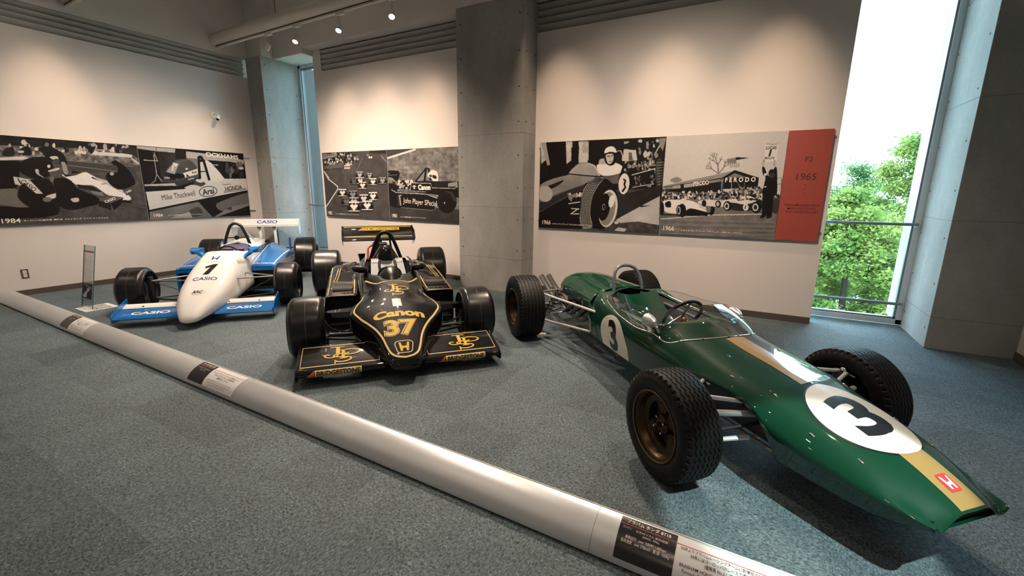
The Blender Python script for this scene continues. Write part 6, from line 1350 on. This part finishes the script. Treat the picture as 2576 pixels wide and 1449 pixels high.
G().prism([(-.03, 0), (.03, 0), (.028, .012), (-.022, .040), (-.03, .040)], -.045, .045, 'y').build('wedge', M['txt_cream'], o, smooth=False)

# ================================================================== OUTSIDE: ground, road, trees
ground = struct(G().box((-40, 7.2, -3.8), (60, 70, -3.6)).build('ground_outside', mat('lawn', (.10, .20, .05), .9, var=.3, vscale=2), smooth=False))
G().box((-40, 20.5, -3.6), (60, 29.5, -3.58)).build('road', mat('asphalt_pale', (.34, .34, .34), .9, var=.08, vscale=3), ground, smooth=False)
L1 = leaf_mat('leaves_bright', (.07, .15, .02), (.25, .29, .06)); L2 = leaf_mat('leaves_dark', (.045, .115, .028), (.12, .21, .055)); BK = mat('tree_bark', (.03, .022, .015), .9)
def tree(loc, h, r, m, label, seed, n):
    rr = np.random.default_rng(seed); t = empty('tree', loc); tag(t, label, 'tree', 'trees outside the windows')
    tr = G().tube([(0, 0, 0), (.05, .03, h * .35), (-.05, .05, h * .75)], [.10, .08, .04], 10)
    tr.build('trunk', BK, t)
    k = 120; cen = rr.normal(size=(k, 3)); cen /= np.linalg.norm(cen, axis=1)[:, None]; cen *= rr.uniform(.35, 1, (k, 1)) ** .6
    cz = cen[:, 2]; prof = np.where(cz > 0, 1 - .55 * cz, 1 - .25 * -cz); cc = np.c_[cen[:, 0] * r * prof, cen[:, 1] * r * prof, h * .52 + cz * h * .48]
    w = rr.integers(0, k, n); p = cc[w] + rr.normal(size=(n, 3)) * np.array([.24, .24, .15]) * r / 2.0
    sz = rr.uniform(.027, .058, n); a = rr.normal(size=(n, 3)); a[:, 2] *= .45; a /= np.linalg.norm(a, axis=1)[:, None]; b = np.cross(a, rr.normal(size=(n, 3))); b /= np.linalg.norm(b, axis=1)[:, None]
    V = np.stack([p - a * sz[:, None], p + b * sz[:, None] * .55, p + a * sz[:, None], p - b * sz[:, None] * .55], 1).reshape(-1, 3); q = np.arange(4 * n)
    me = bpy.data.meshes.new('foliage'); me.vertices.add(4 * n); me.vertices.foreach_set('co', V.ravel()); me.loops.add(4 * n); me.loops.foreach_set('vertex_index', q); me.polygons.add(n); me.polygons.foreach_set('loop_start', q[::4]); me.polygons.foreach_set('loop_total', np.full(n, 4)); me.update(); me.materials.append(m)
    o = bpy.data.objects.new('foliage', me); COL.objects.link(o); o.parent = t; o['kind'] = 'stuff'
    return t
tree((3.95, 16.8, -3.6), 7.0, 1.45, L1, 'tall slender light green tree outside the tall window', 1, 85000)
tree((2.15, 13.0, -3.6), 5.25, 1.25, L1, 'rounded yellow-green tree standing nearest to the tall window', 2, 85000)
tree((3.3, 21.8, -3.6), 6.2, 1.9, L2, 'darker green tree at the far side of the road', 3, 60000)
tree((7.9, 19.0, -3.6), 7.0, 2.0, L2, 'broad dark green tree standing apart beyond the right column', 4, 24000)
tree((-2.2, 17.0, -3.6), 5.6, 1.9, L2, 'wide green tree standing behind the back wall', 5, 14000)
